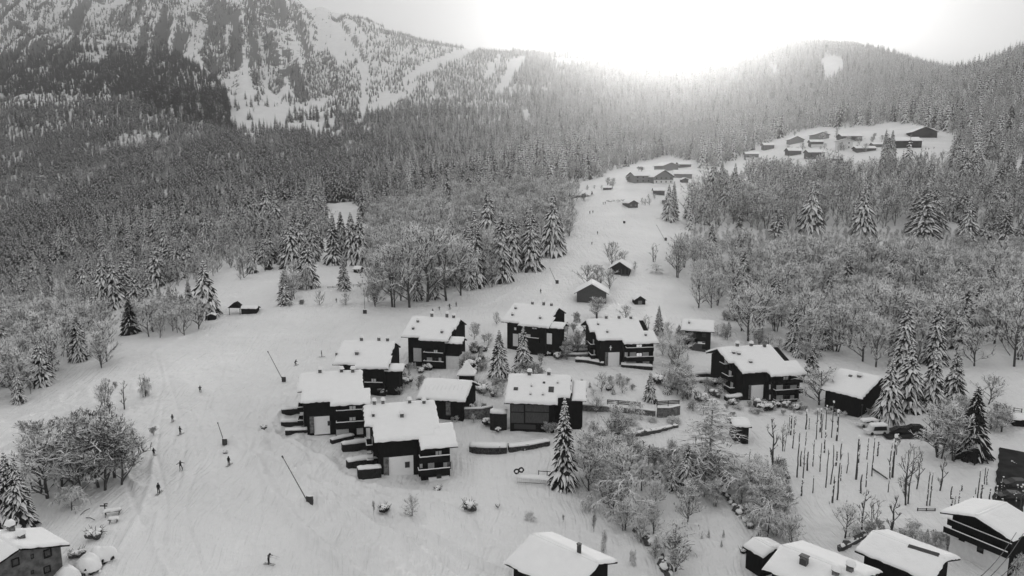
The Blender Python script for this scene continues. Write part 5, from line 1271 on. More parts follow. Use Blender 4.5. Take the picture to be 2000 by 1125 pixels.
K = Chalet('chalet', 'brown house cut by the bottom left corner with two big snow-capped chimneys', 'chalet',
 [(38,1064,'a','0'),(-14,1030,'c','0'),(140,1059,'a','w'),(82,1032,'c','w')], (70,1150), 70, pitch=17, Yr=88, T=.4, yaws=30)
K.roof([('a','0'),('c','0'),('c','w'),('a','w')], back=K.v['w']); uk = K.u; lo, hi = sorted((uk['a'], uk['c'])); kw = K.v['w']*math.cos(K.pitch)-1.0
K.body([(lo+.8, hi-.8, kw)], mi='concrete', down=6)
for r_ in ((85,1072,101,1089),(60,1082,66,1091),(22,1090,38,1106),(85,1105,99,1119),(60,1114,66,1121)): xwindow(K, r_, lo+.8)
K.chimney(22,1036,1.0,1.1); K.chimney(42,1050,1.0,.7)

L = Chalet('chalet', 'big snow roof rising into the bottom edge at the centre, one dark chimney pipe', 'chalet',
 [(1036,1045,'a','0'),(1176,1097,'c','0'),(982,1095,'a','w'),(1112,1158,'c','w')], (1060,1120), -35, pitch=21, Yr=95, T=.4, yaws=25)
L.roof([('a','0'),('c','0'),('c','w'),('a','w')], back=L.v['w']*.75); ul = L.u; L.body([(ul['a']+1.0, ul['c']-1.0, L.v['w']*math.cos(L.pitch)-1.0)], down=5)
L.chimney(1134,1073,.55,1.3, cap=False, dark='metal')

Mh = Chalet('chalet', 'snow roof in the bottom edge with a black cowled chimney and two mushroom-like snow caps', 'chalet',
 [(1529,1077,'a','0'),(1700,1121,'c','0'),(1477,1108,'a','w'),(1650,1165,'c','w')], (1560,1135), -35, pitch=19, Yr=93, T=.4, yaws=25)
Mh.roof([('a','0'),('c','0'),('c','w'),('a','w')], back=6.5); um = Mh.u; Mh.body([(um['a']+1.0, um['c']-1.0, Mh.v['w']*math.cos(Mh.pitch)-1.0)], down=5)
Mh.chimney(1570,1101,1.1,1.5, cap=False, dark='metal'); Mh.chimney(1660,1113,.9,.9); Mh.chimney(1632,1122,.9,.8)

Nh = Chalet('chalet', 'wide snow roof at the bottom right with a long dark slot cut in its snow', 'chalet',
 [(1709,1042,'a','0'),(1854,1091,'c','0'),(1656,1077,'a','w'),(1820,1120,'c','w')], (1735,1120), -35, pitch=19, Yr=97, T=.4, yaws=25)
Nh.roof([('a','0'),('c','0'),('c','w'),('a','w')], back=Nh.v['w']); un = Nh.u; Nh.body([(un['a']+1.0, un['c']-1.2, Nh.v['w']*math.cos(Nh.pitch)-1.0)], down=5)
def slot(c, a, b, w, h=.06, name='roof_slot', m='metal'):
    P = []
    for px, py in (a, b):
        d = c.Mi.to_3x3()@Vector(ray(px, py)); o = c.Mi@Vector((0, 0, 0)); t = (Vector((0, 0, c.zr))-o).dot(c.en)/d.dot(c.en); P.append(o+d*t)
    dd = (P[1]-P[0]).normalized(); s = c.en.cross(dd)*w; vs = [P[0]-s, P[1]-s, P[1]+s, P[0]+s]; mb = MB(); mb.add([v+c.en*h for v in vs]+[v-c.en*.5 for v in vs], [(0,1,2,3),(7,6,5,4),(0,4,5,1),(1,5,6,2),(2,6,7,3),(3,7,4,0)]); o = mb.build(name, M[m], c.roof_obj); return o
slot(Nh, (1774,1066), (1834,1084), .32)

Ph = Chalet('garage', 'small open-fronted garage with a pillow of snow between the two bottom roofs', 'garage',
 [(1471,1048,'a','0'),(1513,1068,'c','0'),(1448,1063,'a','w'),(1489,1086,'c','w')], (1475,1090), -35, pitch=18, Yr=103, T=.4, yaws=25)
Ph.roof([('a','0'),('c','0'),('c','w'),('a','w')], back=3.2); up_ = Ph.u; Ph.body([(up_['a']+.5, up_['c']-.5, Ph.v['w']*math.cos(Ph.pitch)-.5)], down=3)

Oh = Chalet('chalet', 'chalet at the right edge, dark gable and long balcony over a pale ground floor', 'chalet',
 [(1901,1008,'a','0'),(1966,987,'c','0'),(1983,1047,'a','w'),(2045,1020,'c','w')], (1935,1092), 42, pitch=19, Yr=99, T=.4, yaws=25)
Oh.roof([('a','0'),('c','0'),('c','w'),('a','w')], back=Oh.v['w']*.95); uo = Oh.u; ow = Oh.v['w']*math.cos(Oh.pitch)
Oh.body([(uo['a']+1.6, uo['c']-.8, ow-1.0)], mi='wood', down=3, yb=ow*.95-1.0)
xo = uo['a']+1.6; zb = xface(Oh, 1900, 1052, xo).z; zg = xface(Oh, 1925, 1092, xo).z
q = MB(); q.box(xo-.12, xo-.004, -ow+1.0, ow*.95-1.0, zg-3, zb); q.build('base_wall', M['plaster'], Oh.root)
for r_ in ((1873,1043,1885,1057),(1909,1054,1922,1080),(1948,1066,1962,1081)): xwindow(Oh, r_, xo-.12)
for z0, out in ((zb, 1.5), (zb+1.0, .6)):
    q = MB(); q.box(xo-out, xo-.005, -ow+.6, ow*.95-.6, z0-.12, z0); q.box(xo-out-.05, xo-out, -ow+.6, ow*.95-.6, z0-.12, z0+.85); ob = q.build('balcony', M['wood'], Oh.root)
    q = MB(); q.tube([Vector((xo-out-.03, -ow+.6+(2*ow*.975-1.2)*i/12, z0+.9)) for i in range(13)], .08, 6); q.build('rail_snow', M['snow'], ob, smooth=True)

Qh = Chalet('chalet', 'low-roofed dark chalet behind the row of four spruces on the right', 'chalet',
 [(1640,716,'a','0'),(1722,738,'c','0'),(1600,760,'a','w'),(1684,773,'c','w')], (1672,805), -25, pitch=21, extra=9, T=.4, yaws=25)
Qh.roof([('a','0'),('c','0'),('c','w'),('a','w')], back=7); uq = Qh.u; Qh.body([(uq['a']+1.0, uq['c']-1.0, Qh.v['w']*math.cos(Qh.pitch)-1.0)], down=4)
Qh.chimney(1678,736,.9,.6); Qh.chimney(1661,735,.8,.4, cap=False)
cabin('shed', 'small dark shed at the right picture edge below the wood', 'shed', 1994, 835, 26, 16, 5, 'eave', -10, .8, 'wood', over=.5, T=.35)
cabin('shed', 'narrow dark garden shed under a flat snow roof behind the large larch', 'shed', 1448, 866, 26, 34, 6, 'eave', -2, 1.6, 'wood', over=.5, T=.4)
cabin('chalet', 'sliver of a snow-roofed house cut by the left picture edge', 'chalet', -6, 755, 56, 16, 9, 'eave', -20, .8, 'wood', over=.8, T=.4)

# ------------------------------------------------------------------ hedges, walls, fences
def path(pts, step=1.0):
    W = [hit(*p) for p in pts]; out = []
    for a, b in zip(W[:-1], W[1:]):
        n = max(2, int((b-a).length/step))
        for i in range(n): q = a.lerp(b, i/n); q.z = gz(q.x, q.y); out.append(q)
    out.append(W[-1]); return out
def strip(mb, P, w, z0, z1, jit=0.0, mi=0, seed=0, taper=1.0):
    rnd = random.Random(seed); n = len(P); vs = []
    for i, p in enumerate(P):
        d = (P[min(i+1, n-1)]-P[max(i-1, 0)]); d.z = 0; d.normalize(); s = Vector((-d.y, d.x, 0)); k = .75 if i in (0, n-1) else 1.0
        j = lambda: rnd.uniform(-jit, jit)
        zt = z1*(1+j()*.5)
        for a, z in ((-1, z0), (-1.0, (z0+zt)*.55), (-taper*.85, zt), (0, zt+.06), (taper*.85, zt), (1.0, (z0+zt)*.55), (1, z0)): vs.append(p+s*(a*w/2*k+j())+Vector((0, 0, z+(j() if 0 < z else 0)*.4)))
    fs = []; m = 7
    for i in range(n-1):
        for k in range(m): fs.append((i*m+k, i*m+(k+1) % m, (i+1)*m+(k+1) % m, (i+1)*m+k))
    fs.append(tuple(range(m-1, -1, -1))); fs.append(tuple((n-1)*m+k for k in range(m))); mb.add([v-P[0] for v in vs], fs, mi)
def hedge(label, pts, h, w=1.3, snow=.5, name='hedge', cat='hedge', m='hedge', jit=.12, group=None):
    P = path(pts, .6); o = empty(name, P[0]); tag(o, label, cat, group); mb = MB(); strip(mb, P, w, -.4, h, jit, seed=len(P)); a = mb.build({'hedge': 'foliage', 'garden_wall': 'masonry'}.get(name, 'body'), M[m], o)
    if snow:
        q = MB(); n = len(P); rnd = random.Random(n); prof = 9; vs = []
        for i, p in enumerate(P):
            d = (P[min(i+1, n-1)]-P[max(i-1, 0)]); d.z = 0; d.normalize(); s = Vector((-d.y, d.x, 0)); e = math.sin(math.pi*min(1, (i+.35)/3))*.5+.5 if i < 3 else (math.sin(math.pi*min(1, (n-1-i+.35)/3))*.5+.5 if i > n-4 else 1)
            for k in range(prof):
                t = -1+2*k/(prof-1); vs.append(p+s*(t*(w/2+.12)*(.55+.45*e)+rnd.uniform(-.03, .03))+Vector((0, 0, h-.08+snow*e*math.sqrt(max(0, 1-t*t))*(1+rnd.uniform(-.12, .12))))-P[0])
        fs = [(i*prof+k, (i+1)*prof+k, (i+1)*prof+k+1, i*prof+k+1) for i in range(n-1) for k in range(prof-1)]; fs += [(i*prof, i*prof+prof-1, (i+1)*prof+prof-1, (i+1)*prof) for i in range(n-1)]
        fs.append(tuple(range(prof))); fs.append(tuple(reversed([(n-1)*prof+k for k in range(prof)])))
        q.add(vs, [tuple(reversed(f)) for f in fs]); q.build('snow_cap', M['snow'], a, smooth=True)
    return o
for lab, pts, h, w, sn in (
 ('straight dark hedge lowest beside the nearest chalet, square like a box', [(699,934),(744,930)], 2.0, 1.5, .5),
 ('long curved dark hedge second from below beside the nearest chalet', [(678,914),(700,910),(738,905)], 1.5, 1.7, .6),
 ('rounded frosted hedge third from below beside the nearest chalet', [(668,880),(695,877),(722,873)], 1.5, 1.4, .6),
 ('thin hedge between the two left chalets, topmost of the four', [(646,866),(690,856)], .9, 1.1, .5),
 ('lowest hedge beside the leftmost chalet by the piste', [(557,845),(605,843)], .7, 1.1, .45),
 ('middle hedge beside the leftmost chalet by the piste', [(549,829),(590,828)], .8, 1.3, .6),
 ('highest hedge beside the leftmost chalet by the piste', [(550,809),(585,806)], 1.2, 1.0, .35),
 ('long curved hedge left in front of the cross chalet', [(1124,706),(1150,708),(1180,714)], .9, 1.6, .6),
 ('straight hedge right in front of the cross chalet balconies', [(1213,717),(1245,719),(1274,721)], .9, 1.3, .6),
 ('leaf-shaped hedge at the left foot of the big right chalet', [(1416,782),(1436,781),(1456,776)], 1.0, 1.6, .6),
 ('upper of two thin hedges left of the big right chalet', [(1348,735),(1378,733),(1404,735)], .7, 1.2, .5),
 ('lower of two thin hedges left of the big right chalet', [(1356,747),(1380,745),(1406,747)], .7, 1.2, .5),
 ('tall block of dark hedge at the left wall of the wide timber house', [(958,834),(975,835),(990,835)], 3.6, 2.4, .8),
 ('long ragged dry-stone wall below the wide timber house', [(918,880),(950,882),(990,882)], 1.35, 2.2, .6),
 ('frosted end piece of the long ragged wall towards the big spruce', [(993,880),(1030,876),(1072,868)], 1.1, 1.8, .35)):
    hedge(lab, pts, h, w, sn, **(dict(name='garden_wall', cat='wall', m='drystone', jit=.22) if 'ragged' in lab else {}))
hedge('low frosted hedge curving along the garden road in the centre right', [(1205,850),(1240,850),(1280,844),(1322,834)], .7, .9, .25, m='twigs', jit=.25)
hedge('scrubby low hedge at the left of the wide bottom-right roof', [(1638,1075),(1662,1063),(1690,1048)], .7, .7, .12, m='twigs', jit=.3)
for lab, pts, h, sn in (
 ('stone garden wall between the carport building and the wide timber house', [(886,817),(940,816),(962,812)], 2.3, .35),
 ('long low stone wall under the wooden fence on the right of the big spruce', [(1116,800),(1190,804),(1280,813)], 1.4, .3),
 ('high stone wall corner at the right end of the garden', [(1283,815),(1306,815),(1327,810)], 2.4, .25),
 ('short stone steps wall left of the stone garden wall', [(853,812),(872,815)], 1.8, .35),
 ('lowest of the snowy garden terraces left of the cross chalet', [(1104,697),(1128,697),(1150,696)], .8, .5),
 ('middle one of the snowy garden terraces left of the cross chalet', [(1106,688),(1128,688),(1150,687)], .7, .5),
 ('topmost of the snowy garden terraces left of the cross chalet', [(1106,679),(1130,679),(1154,678)], .7, .45)):
    hedge(lab, pts, h, .6, sn, 'garden_wall', 'wall', 'stone', .06)
def fence(label, pts, h=1.1, mi='wood', dz=0.0, boards=True, sn=True, gap=2.0, group=None):
    P = path(pts, gap); o = empty('fence', P[0]); tag(o, label, 'fence', group); Q = [p-P[0]+Vector((0, 0, dz)) for p in P]
    for q in Q: mb = MB(); mb.box(q.x-.07, q.x+.07, q.y-.07, q.y+.07, q.z-.4, q.z+h+.08); mb.build('post', M[mi], o)
    for k, z in enumerate((h*.45, h) if not boards else (h*.25, h*.6, h*.95)):
        mb = MB()
        for a, b in zip(Q[:-1], Q[1:]):
            vs = []
            for p in (a, b): vs += [p+Vector((0, -.03, z-.12)), p+Vector((0, .03, z-.12)), p+Vector((0, .03, z+(.1 if boards else .0))), p+Vector((0, -.03, z+(.1 if boards else .0)))]
            mb.add(vs, [(0,1,5,4),(1,2,6,5),(2,3,7,6),(3,0,4,7)])
        mb.build('rail', M[mi], o)
    if sn: mb = MB(); mb.tube([q+Vector((0, 0, h+.1)) for q in Q], .08, 6); mb.build('rail_snow', M['snow'], o, smooth=True)
    return o
fence('dark board fence standing on the long low stone wall', [(1186,792),(1250,797)], 1.0, dz=.4)
fence('dark board fence on the high stone wall corner', [(1283,800),(1326,797)], 1.0, dz=1.0)
fence('thin rail fence across the meadow behind the leaning spruce', [(640,564),(690,560),(742,552)], .8, 'wood2', boards=False, sn=False)
fence('short rail fence on the snow right of the lower field roofs', [(1792,998),(1826,999)], .5, 'wood2', boards=False, sn=False)
fence('rail fence at the wood edge near the right picture edge', [(1965,802),(1995,806)], .9, 'wood2', boards=False, sn=False)
# fenced pool by the big spruce
P = path([(1010,943),(1045,945),(1085,949)], 1.2); o = empty('pool_enclosure', P[0]); tag(o, 'slatted snow-topped pool enclosure left of the big foreground spruce', 'enclosure'); mb = MB()
for p in path([(1010,943),(1045,945),(1085,949)], .35): q = p-P[0]; mb.box(q.x-.09, q.x+.09, q.y-.03, q.y+.03, -.2+q.z, q.z+1.25)
mb.build('slats', M['plaster'], o); mb = MB(); mb.tube([(p-P[0])+Vector((0, 0, .15)) for p in P], .05, 5); mb.tube([(p-P[0])+Vector((0, 0, 1.2)) for p in P], .05, 5); mb.build('rail', M['wood'], o)
mb = MB(); strip(mb, [p+Vector((0, .5, 0)) for p in P], 1.5, 1.2, 1.55, .04); mb.build('rail_snow', M['snow'], o, smooth=True)
for bx, by, lab in ((1009,928,'left dark wheel-shaped float on the pool enclosure'), (1018,925,'right dark wheel-shaped float on the pool enclosure')):
    p = hit(bx, by+14)+Vector((0, .6, 1.9)); mb = MB(); n = 14; mb.tube([Vector((.42*math.cos(i*2*math.pi/n), .05*math.sin(i), .42*math.sin(i*2*math.pi/n))) for i in range(n+1)], .16, 6, cap=False); o = mb.build('float_ring', M['rubber'], smooth=True); o.location = p; tag(o, lab, 'float')
p = hit(1025,942); mb = MB(); mb.tube([(0,0,-.3),(0,0,6.6)], [.07,.05], 6); o = mb.build('pole', M['paledoor']); o.location = p; tag(o, 'thin white pole rising from the pool enclosure', 'pole')
fence('thin metal railing behind the pool enclosure', [(1052,935),(1085,937)], 1.6, 'metal', boards=False, sn=False)

# ------------------------------------------------------------------ bushes and snow pillows
def bush(label, px, py, w, h=None, dark=.5, seed=0, group=None, name='bush', cat='bush', twig=True):
    w = w*1.35
    """snow-laden bush: w, h in picture pixels"""
    p = hit(px, py); s = proj(p)[2]/FPX; W = w*s; H = (h or w*.7)*s; rnd = random.Random(seed+int(px*7+py)); o = empty(name, p, rnd.random()*6); tag(o, label, cat, group)
    mb = MB(); sn = MB(); n = 9
    for i in range(n):
        a = rnd.random()*6.28; r = W*.30*rnd.random()**.5; x, y = r*math.cos(a), r*math.sin(a); z = H*rnd.uniform(.2, .62)*(1-.8*r/W); q = W*rnd.uniform(.13, .22)
        mb.ico((x, y, z), q, 0, rnd.random(), .35); sn.ico((x, y, z+q*.55), q*1.04, 0, rnd.random(), .15, .62)
    for i in range(40):
        a = rnd.random()*6.28; c, s2 = math.cos(a), math.sin(a); L = W*.55*rnd.uniform(.7, 1.1); mb.tube([(c*W*.1, s2*W*.1, H*.1), (c*L*.7, s2*L*.7, H*rnd.uniform(.3, .8)), (c*L, s2*L, H*rnd.uniform(.3, .95))], [W*.02, W*.014, W*.006], 3, cap=False)
    mb.build('foliage', M['hedge'] if dark > .4 else M['twigs'], o); sn.build('snow_cap', M['snow'], o, smooth=True); return o
def pillow(label, px, py, w, h, name='bush', cat='bush'):
    p = hit(px, py); s = proj(p)[2]/FPX; W = w*s; H = h*s; o = empty(name, p); tag(o, label, cat); mb = MB(); rnd = random.Random(int(px))
    for i in range(60): a = rnd.random()*6.28; r = W*.50*rnd.random()**.5; mb.ico((r*math.cos(a), r*.75*math.sin(a)-W*.06, H*rnd.uniform(.02, .42)), W*rnd.uniform(.04, .075), i % 2 == 0, i, .5)
    mb.build('foliage', [M['hedge'], M['snow']], o); q = MB(); pl = [(-W/2, -W*.3), (W/2, -W*.3), (W/2, W*.3), (-W/2, W*.3)]
    n = 32; m = 10; vs = [(0, 0, H)]; fs = []
    for j in range(1, m+1):
        t = j/m
        for i in range(n):
            a = i*2*math.pi/n; lump = .78+.5*float(fbm(np.array(2+math.cos(a)*1.6*t+px), np.array(2+math.sin(a)*1.6*t), 3, 3)); rr = W*.52*math.sin(t*math.pi*.60)*(lump if t > .3 else 1); hz = .80+.42*float(vnoise(np.array(5+math.cos(a)*2.2*t+px), np.array(5+math.sin(a)*2.2*t), 9))
            vs.append((rr*math.cos(a), rr*.68*math.sin(a), H*(.50+.50*math.cos(t*math.pi*.66))*hz))
    for i in range(n): fs.append((0, 1+i, 1+(i+1) % n))
    for j in range(m-1):
        for i in range(n): fs.append((1+j*n+i, 1+(j+1)*n+i, 1+(j+1)*n+(i+1) % n, 1+j*n+(i+1) % n))
    fs.append(tuple(1+(m-1)*n+i for i in range(n-1, -1, -1))); q.add(vs, fs); q.build('snow_cap', M['snow'], o, smooth=True); return o
pillow('topmost of three big snow pillows on hedges at the bottom left', 203, 1098, 46, 34)
pillow('middle one of three big snow pillows on hedges at the bottom left', 172, 1118, 52, 36)
pillow('lowest of three big snow pillows on hedges at the bottom left', 132, 1142, 50, 36)
BU = [(772,722,16,'left of the porch of the squeezed chalet'),(782,735,14,'under the porch of the squeezed chalet'),(787,752,20,'on the slope right of the squeezed chalet'),(800,748,14,'between the squeezed chalet and the carport roof'),(748,770,20,'round one at the corner of the squeezed chalet'),
 (836,722,20,'under a snow cap in front of the white-shuttered chalet'),(822,728,14,'left of the capped one in front of the white-shuttered chalet'),(917,725,30,'dark and large left of the turret'),(935,712,20,'behind the turret, upper'),(929,690,22,'by the porch roof of the white-shuttered chalet'),(946,686,14,'tall and thin, right of the porch roof'),
 (877,815,14,'at the foot of the stone pillar of the carport'),(921,800,16,'hanging on the stone garden wall, left'),(942,808,10,'at the foot of the stone garden wall'),(950,830,20,'left of the tall block hedge'),(972,843,12,'below the tall block hedge'),(1060,840,20,'between the timber house and the big spruce'),
 (1150,652,20,'left of the cross chalet gable, upper'),(1101,668,16,'at the corner of the rear chalet'),(1110,690,22,'above the garden terraces'),(1090,700,20,'left of the garden terraces'),(1070,695,12,'beside the small steps in the village middle'),
 (940,765,22,'between the turret and the skylight roof'),(962,772,18,'close left of the skylight roof'),(895,765,16,'behind the carport roof'),(1290,750,24,'dark twin left of the squat young spruce'),(1322,758,20,'right of the squat young spruce'),(1180,800,14,'at the wall below the twiggy garden tree'),(1190,762,14,'on the garden mound'),
 (1370,785,26,'below the hedges of the big right chalet'),(1398,775,20,'near the left foot of the big right chalet'),(1390,752,16,'under the twin thin hedges'),(1430,790,16,'left part of the rockery of the big right chalet'),(1485,797,24,'left end of the rockery row, round'),(1500,800,20,'middle of the rockery row under the big right chalet'),(1515,796,16,'right of the round rockery bush'),(1535,795,18,'right part of the rockery row'),(1556,800,16,'far right of the rockery row'),
 (1640,800,12,'in front of the low-roofed chalet, left'),(1655,804,12,'in front of the low-roofed chalet, middle'),(1668,806,12,'in front of the low-roofed chalet, right'),(1285,935,22,'dark and round left of the two small spruces'),(1262,930,12,'small one left of the dark round bush'),(1465,1000,24,'top of the lane bank'),(1455,1080,18,'left of the small garage'),
 (750,1000,20,'low on the rough snow below the corner chalet, left'),(918,998,26,'white mound on the smooth snow below the corner chalet'),(855,960,14,'tiny tuft under the corner chalet wing'),(972,990,8,'tiny tuft in the smooth snow'),(187,1053,28,'dark, on the slope behind the corner house'),(150,1090,24,'dark, in the gap right of the corner house'),
 (1560,1015,10,'tiny one on the lower snow field'),(1530,905,10,'dark boulder-like one left of the stump rows'),(440,886,8,'tuft beside the middle snow lance'),(515,838,10,'tuft on the churned snow')]
for i, (x, y, w, t) in enumerate(BU): bush('snowy bush '+t, x, y, w, seed=i, dark=(i*37 % 10)/10)
TW = [(730,1005,14,30,'sparse tuft left of the round twiggy bush-tree'),(285,775,30,40,'dry thicket alone at the piste edge'),(300,850,40,18,'low scrub on the bank above the round bushes'),(255,850,30,20,'low scrub left on the bank'),(225,760,24,16,'scrub on the upper bank'),(1180,1080,20,50,'twiggy sapling left of the lane thicket'),(1160,1040,24,40,'twiggy sapling above the central bottom roof'),(1235,1105,22,36,'twiggy sapling right of the central bottom roof'),(1700,1045,60,30,'thicket behind the wide bottom-right roof'),(1785,1045,50,30,'brushwood at the back of the long roof slot'),(1850,1075,44,34,'bush before the pale ground floor of the right chalet'),(1985,1115,40,40,'frosted bush in the bottom right corner'),(15,1120,44,40,'frosted branches in the bottom left corner'),(1035,1015,34,16,'dry grass tuft on the smooth snow'),(1100,1020,14,16,'dry grass tuft nearer the lane thicket'),(1150,1000,40,40,'twigs at the foot of the big thicket'),(60,770,40,50,'thin scrub at the left edge'),(1885,880,30,40,'scrub under the ragged spruce'),(1755,870,20,20,'low twigs by the road bank')]
for i, (x, y, w, h, t) in enumerate(TW):
    p = hit(x, y); s = proj(p)[2]/FPX; tree('shrub%d' % (i % 2), p, h*s*1.05, i*1.7, (w/h)*.55, label=t+' in the snow' if 'snow' not in t else t, cat='shrub')
def grove(poly, n, kinds, hr, label, group, seed, name=None, cat='shrub'):
    n = int(n*1.6); r = random.Random(seed); k = 0; xs = [p[0] for p in poly]; ys = [p[1] for p in poly]
    while k < n:
        x, y = r.uniform(min(xs), max(xs)), r.uniform(min(ys), max(ys))
        if not inpoly(np.array([x]), np.array([y]), poly)[0]: continue
        k += 1; tree(r.choice(kinds), hit(x, y), r.uniform(*hr), r.random()*6.28, r.uniform(1.2, 1.7), name=name, label=label, group=group, cat=cat)
grove([(1235,330),(1260,330),(1230,365),(1150,395),(1100,395),(1120,370)], 10, ['broad0', 'multi0', 'shrub0'], (3, 6), 'frosted small tree on the snow left of the hamlet', 'small trees left of the hamlet', 880, name='bare_tree', cat='tree')
grove([(1470,312),(1560,316),(1560,324),(1470,322)], 9, ['shrub0', 'multi0'], (3, 5), 'round frosted shrub in the row on the snow field left of the hillside village', 'shrubs left of the hillside village', 881, name='garden_shrub')
grove([(1520,265),(1680,262),(1760,285),(1700,300),(1560,310),(1500,300)], 16, ['broad0', 'multi1', 'broad2'], (5, 9), 'frosted garden tree between the houses of the hillside village', 'garden trees of the hillside village', 882, name='orchard_tree', cat='tree')
grove([(1250,385),(1300,385),(1300,410),(1255,408)], 5, ['broad0', 'shrub0'], (3, 5), 'frosted shrub beside the small hut on the upper piste', 'shrubs beside the upper hut', 883, name='garden_shrub')
GK = ['shrub0', 'weep0', 'spruce4', 'multi1', 'broad2', 'dark0']
for i, (poly, n, hr, w) in enumerate((([(772,712),(800,705),(832,740),(800,790),(772,772)], 9, (1.6, 3.4), 'between the squeezed chalet and the carport roof'), ([(905,690),(960,660),(968,735),(930,745)], 9, (1.8, 4), 'between the white-shuttered chalet and the three village spruces'),
  ([(930,752),(985,745),(980,785),(935,782)], 8, (1.5, 3), 'between the turret and the skylight roof'), ([(1085,645),(1148,620),(1150,690),(1100,705)], 12, (2, 4.5), 'between the rear chalet and the cross chalet'), ([(985,690),(1075,690),(1070,745),(975,745)], 9, (2, 4.5), 'around the feet of the three village spruces'),
  ([(1292,655),(1345,650),(1345,790),(1300,770)], 18, (2.5, 5.5), 'in the garden between the cross chalet and the big right chalet'), ([(1345,745),(1410,760),(1430,830),(1350,830)], 10, (1.5, 3.5), 'below the twin thin hedges'), ([(1130,742),(1240,745),(1240,780),(1140,782)], 7, (1.5, 3.2), 'on the garden mound above the long stone wall'),
  ([(1400,788),(1480,792),(1600,800),(1600,815),(1400,812)], 14, (.8, 1.6), 'in the rockery row before the big right chalet'), ([(1600,800),(1760,805),(1730,815),(1600,812)], 8, (.8, 1.6), 'in the low row before the low-roofed chalet'), ([(1240,890),(1330,880),(1420,960),(1330,960)], 12, (2, 4.5), 'on the bank between garden wall and larch'),
  ([(1420,930),(1530,930),(1560,1060),(1480,1050)], 16, (2, 4.5), 'on the bank right of the lane'), ([(1830,800),(1960,790),(1960,860),(1880,870)], 10, (3, 6), 'behind and beside the ragged spruce by the car yard'), ([(1360,640),(1430,600),(1440,660),(1400,672)], 7, (2, 4.5), 'behind the small dark chalet'), ([(880,795),(960,800),(955,830),(880,828)], 7, (1.0, 2.2), 'along the stone garden wall'), ([(1060,800),(1100,790),(1100,860),(1060,850)], 5, (1.5, 3), 'beside the wide timber house'), ([(1640,1040),(1700,1030),(1840,1060),(1830,1070)], 12, (1.2, 2.6), 'behind the ridge of the wide bottom-right roof'), ([(1960,1090),(2030,1080),(2030,1125),(1965,1125)], 4, (2, 3.5), 'in the bottom right corner'), ([(1180,820),(1330,822),(1330,835),(1190,845)], 8, (.8, 2.0), 'on the slope between the stone wall and the frosted hedge'), ([(1440,660),(1600,690),(1620,720),(1560,700)], 8, (3, 6), 'at the wood edge behind the big right chalet'), ([(790,640),(930,640),(935,660),(925,640)], 2, (2, 3), 'behind the white-shuttered chalet'), ([(560,595),(630,590),(625,600),(560,602)], 3, (2, 3), 'at the foot of the small clump on the meadow'))):
    grove(poly, n, GK if hr[1] > 2 else ['shrub0', 'shrub1'], hr, 'snow-laden garden shrub '+w, 'shrubs '+w, 900+i, name='garden_shrub')
# roads
def road(name, pts, w, m='asphalt'):
    P = path(pts, 1.0); mb = MB(); n = len(P); vs = []; K = 5
    for i, p in enumerate(P):
        d = P[min(i+1, n-1)]-P[max(i-1, 0)]; d.z = 0; d.normalize(); s = Vector((-d.y, d.x, 0))
        for k in range(K): q = p+s*w*(k/(K-1)-.5)*(1+.05*math.sin(i*1.7)+.04*math.sin(i*.6)); vs.append((q.x, q.y, gz(q.x, q.y)+.16))
    mb.add(vs, [(i*K+k, i*K+k+1, (i+1)*K+k+1, (i+1)*K+k) for i in range(n-1) for k in range(K-1)]); o = mb.build(name, M[m], smooth=True); tag(o, kind='structure'); return o
road('road', [(1725,852),(1780,850),(1840,862),(1900,880)], 3.4); road('road', [(1978,880),(1976,905),(1973,950),(1966,1000)], 4.4)
def blob_line(label, pts, r): 
    P = path(pts, 1.2); o = empty('young_hedge', P[0]); tag(o, label, 'hedge'); mb = MB(); sn = MB()
    for i, p in enumerate(P):
        q = p-P[0]; k = random.Random(i*13+7); rr = r*k.uniform(.6, 1.2); mb.ico((q.x+k.uniform(-.3, .3), q.y, q.z+rr*.5), rr, 0, i, .4); sn.ico((q.x+k.uniform(-.3, .3), q.y, q.z+rr*.95), rr*.95, 0, i+9, .2, .6)
    mb.build('foliage', M['twigs'], o); sn.build('snow_cap', M['snow'], o, smooth=True)
blob_line('row of young snow-capped hedge plants along the left side of the lane', [(1245,1040),(1270,1065),(1290,1090),(1305,1125)], .8)
blob_line('row of snowy twigs at the right side of the lane bank', [(1395,945),(1430,985),(1465,1030)], .7)

# ------------------------------------------------------------------ snow-capped stumps
def stump_proto(seed, thick=1.0):
    r = random.Random(seed); tr = MB(); cap = MB(); bend = r.uniform(-.05, .05); n = 7
    P = [Vector((bend*math.sin(i/n*3)+r.uniform(-.008, .008), r.uniform(-.008, .008), i/n)) for i in range(n+1)]; P[0].z = -.08
    tr.tube(P, [.030*thick*(1-.45*i/n) for i in range(n+1)], 6)
    for k in range(r.randint(1, 4)):
        z = r.uniform(.45, .95); a = r.random()*6.28; b = P[int(z*n)]; L = r.uniform(.05, .14); e = b+Vector((math.cos(a)*L*.7, math.sin(a)*L*.7, L)); tr.tube([b, e], [.014*thick, .010*thick], 5); cap.ico(e, .022*thick+.006, 0, seed+k, .3)
    cap.ico(P[-1]+Vector((0, 0, .012)), .034*thick+.008, 0, seed, .25, 1.1)
    for k in range(r.randint(5, 8)):
        z = r.uniform(.15, .95); b = P[int(z*n)].lerp(P[min(n, int(z*n)+1)], z*n-int(z*n)); a = r.uniform(-2.6, -.5); cap.ico(b+Vector((math.cos(a)*.02*thick, math.sin(a)*.02*thick, 0)), .018*thick+.002, 0, seed+k, .3, 1.8)
    return tr.mesh('stump_trunk', [M['bark']]), cap.mesh('stump_snow', [M['snow']])
STUMPS = [stump_proto(500+i, 1.25 if i % 3 == 0 else .75) for i in range(9)]
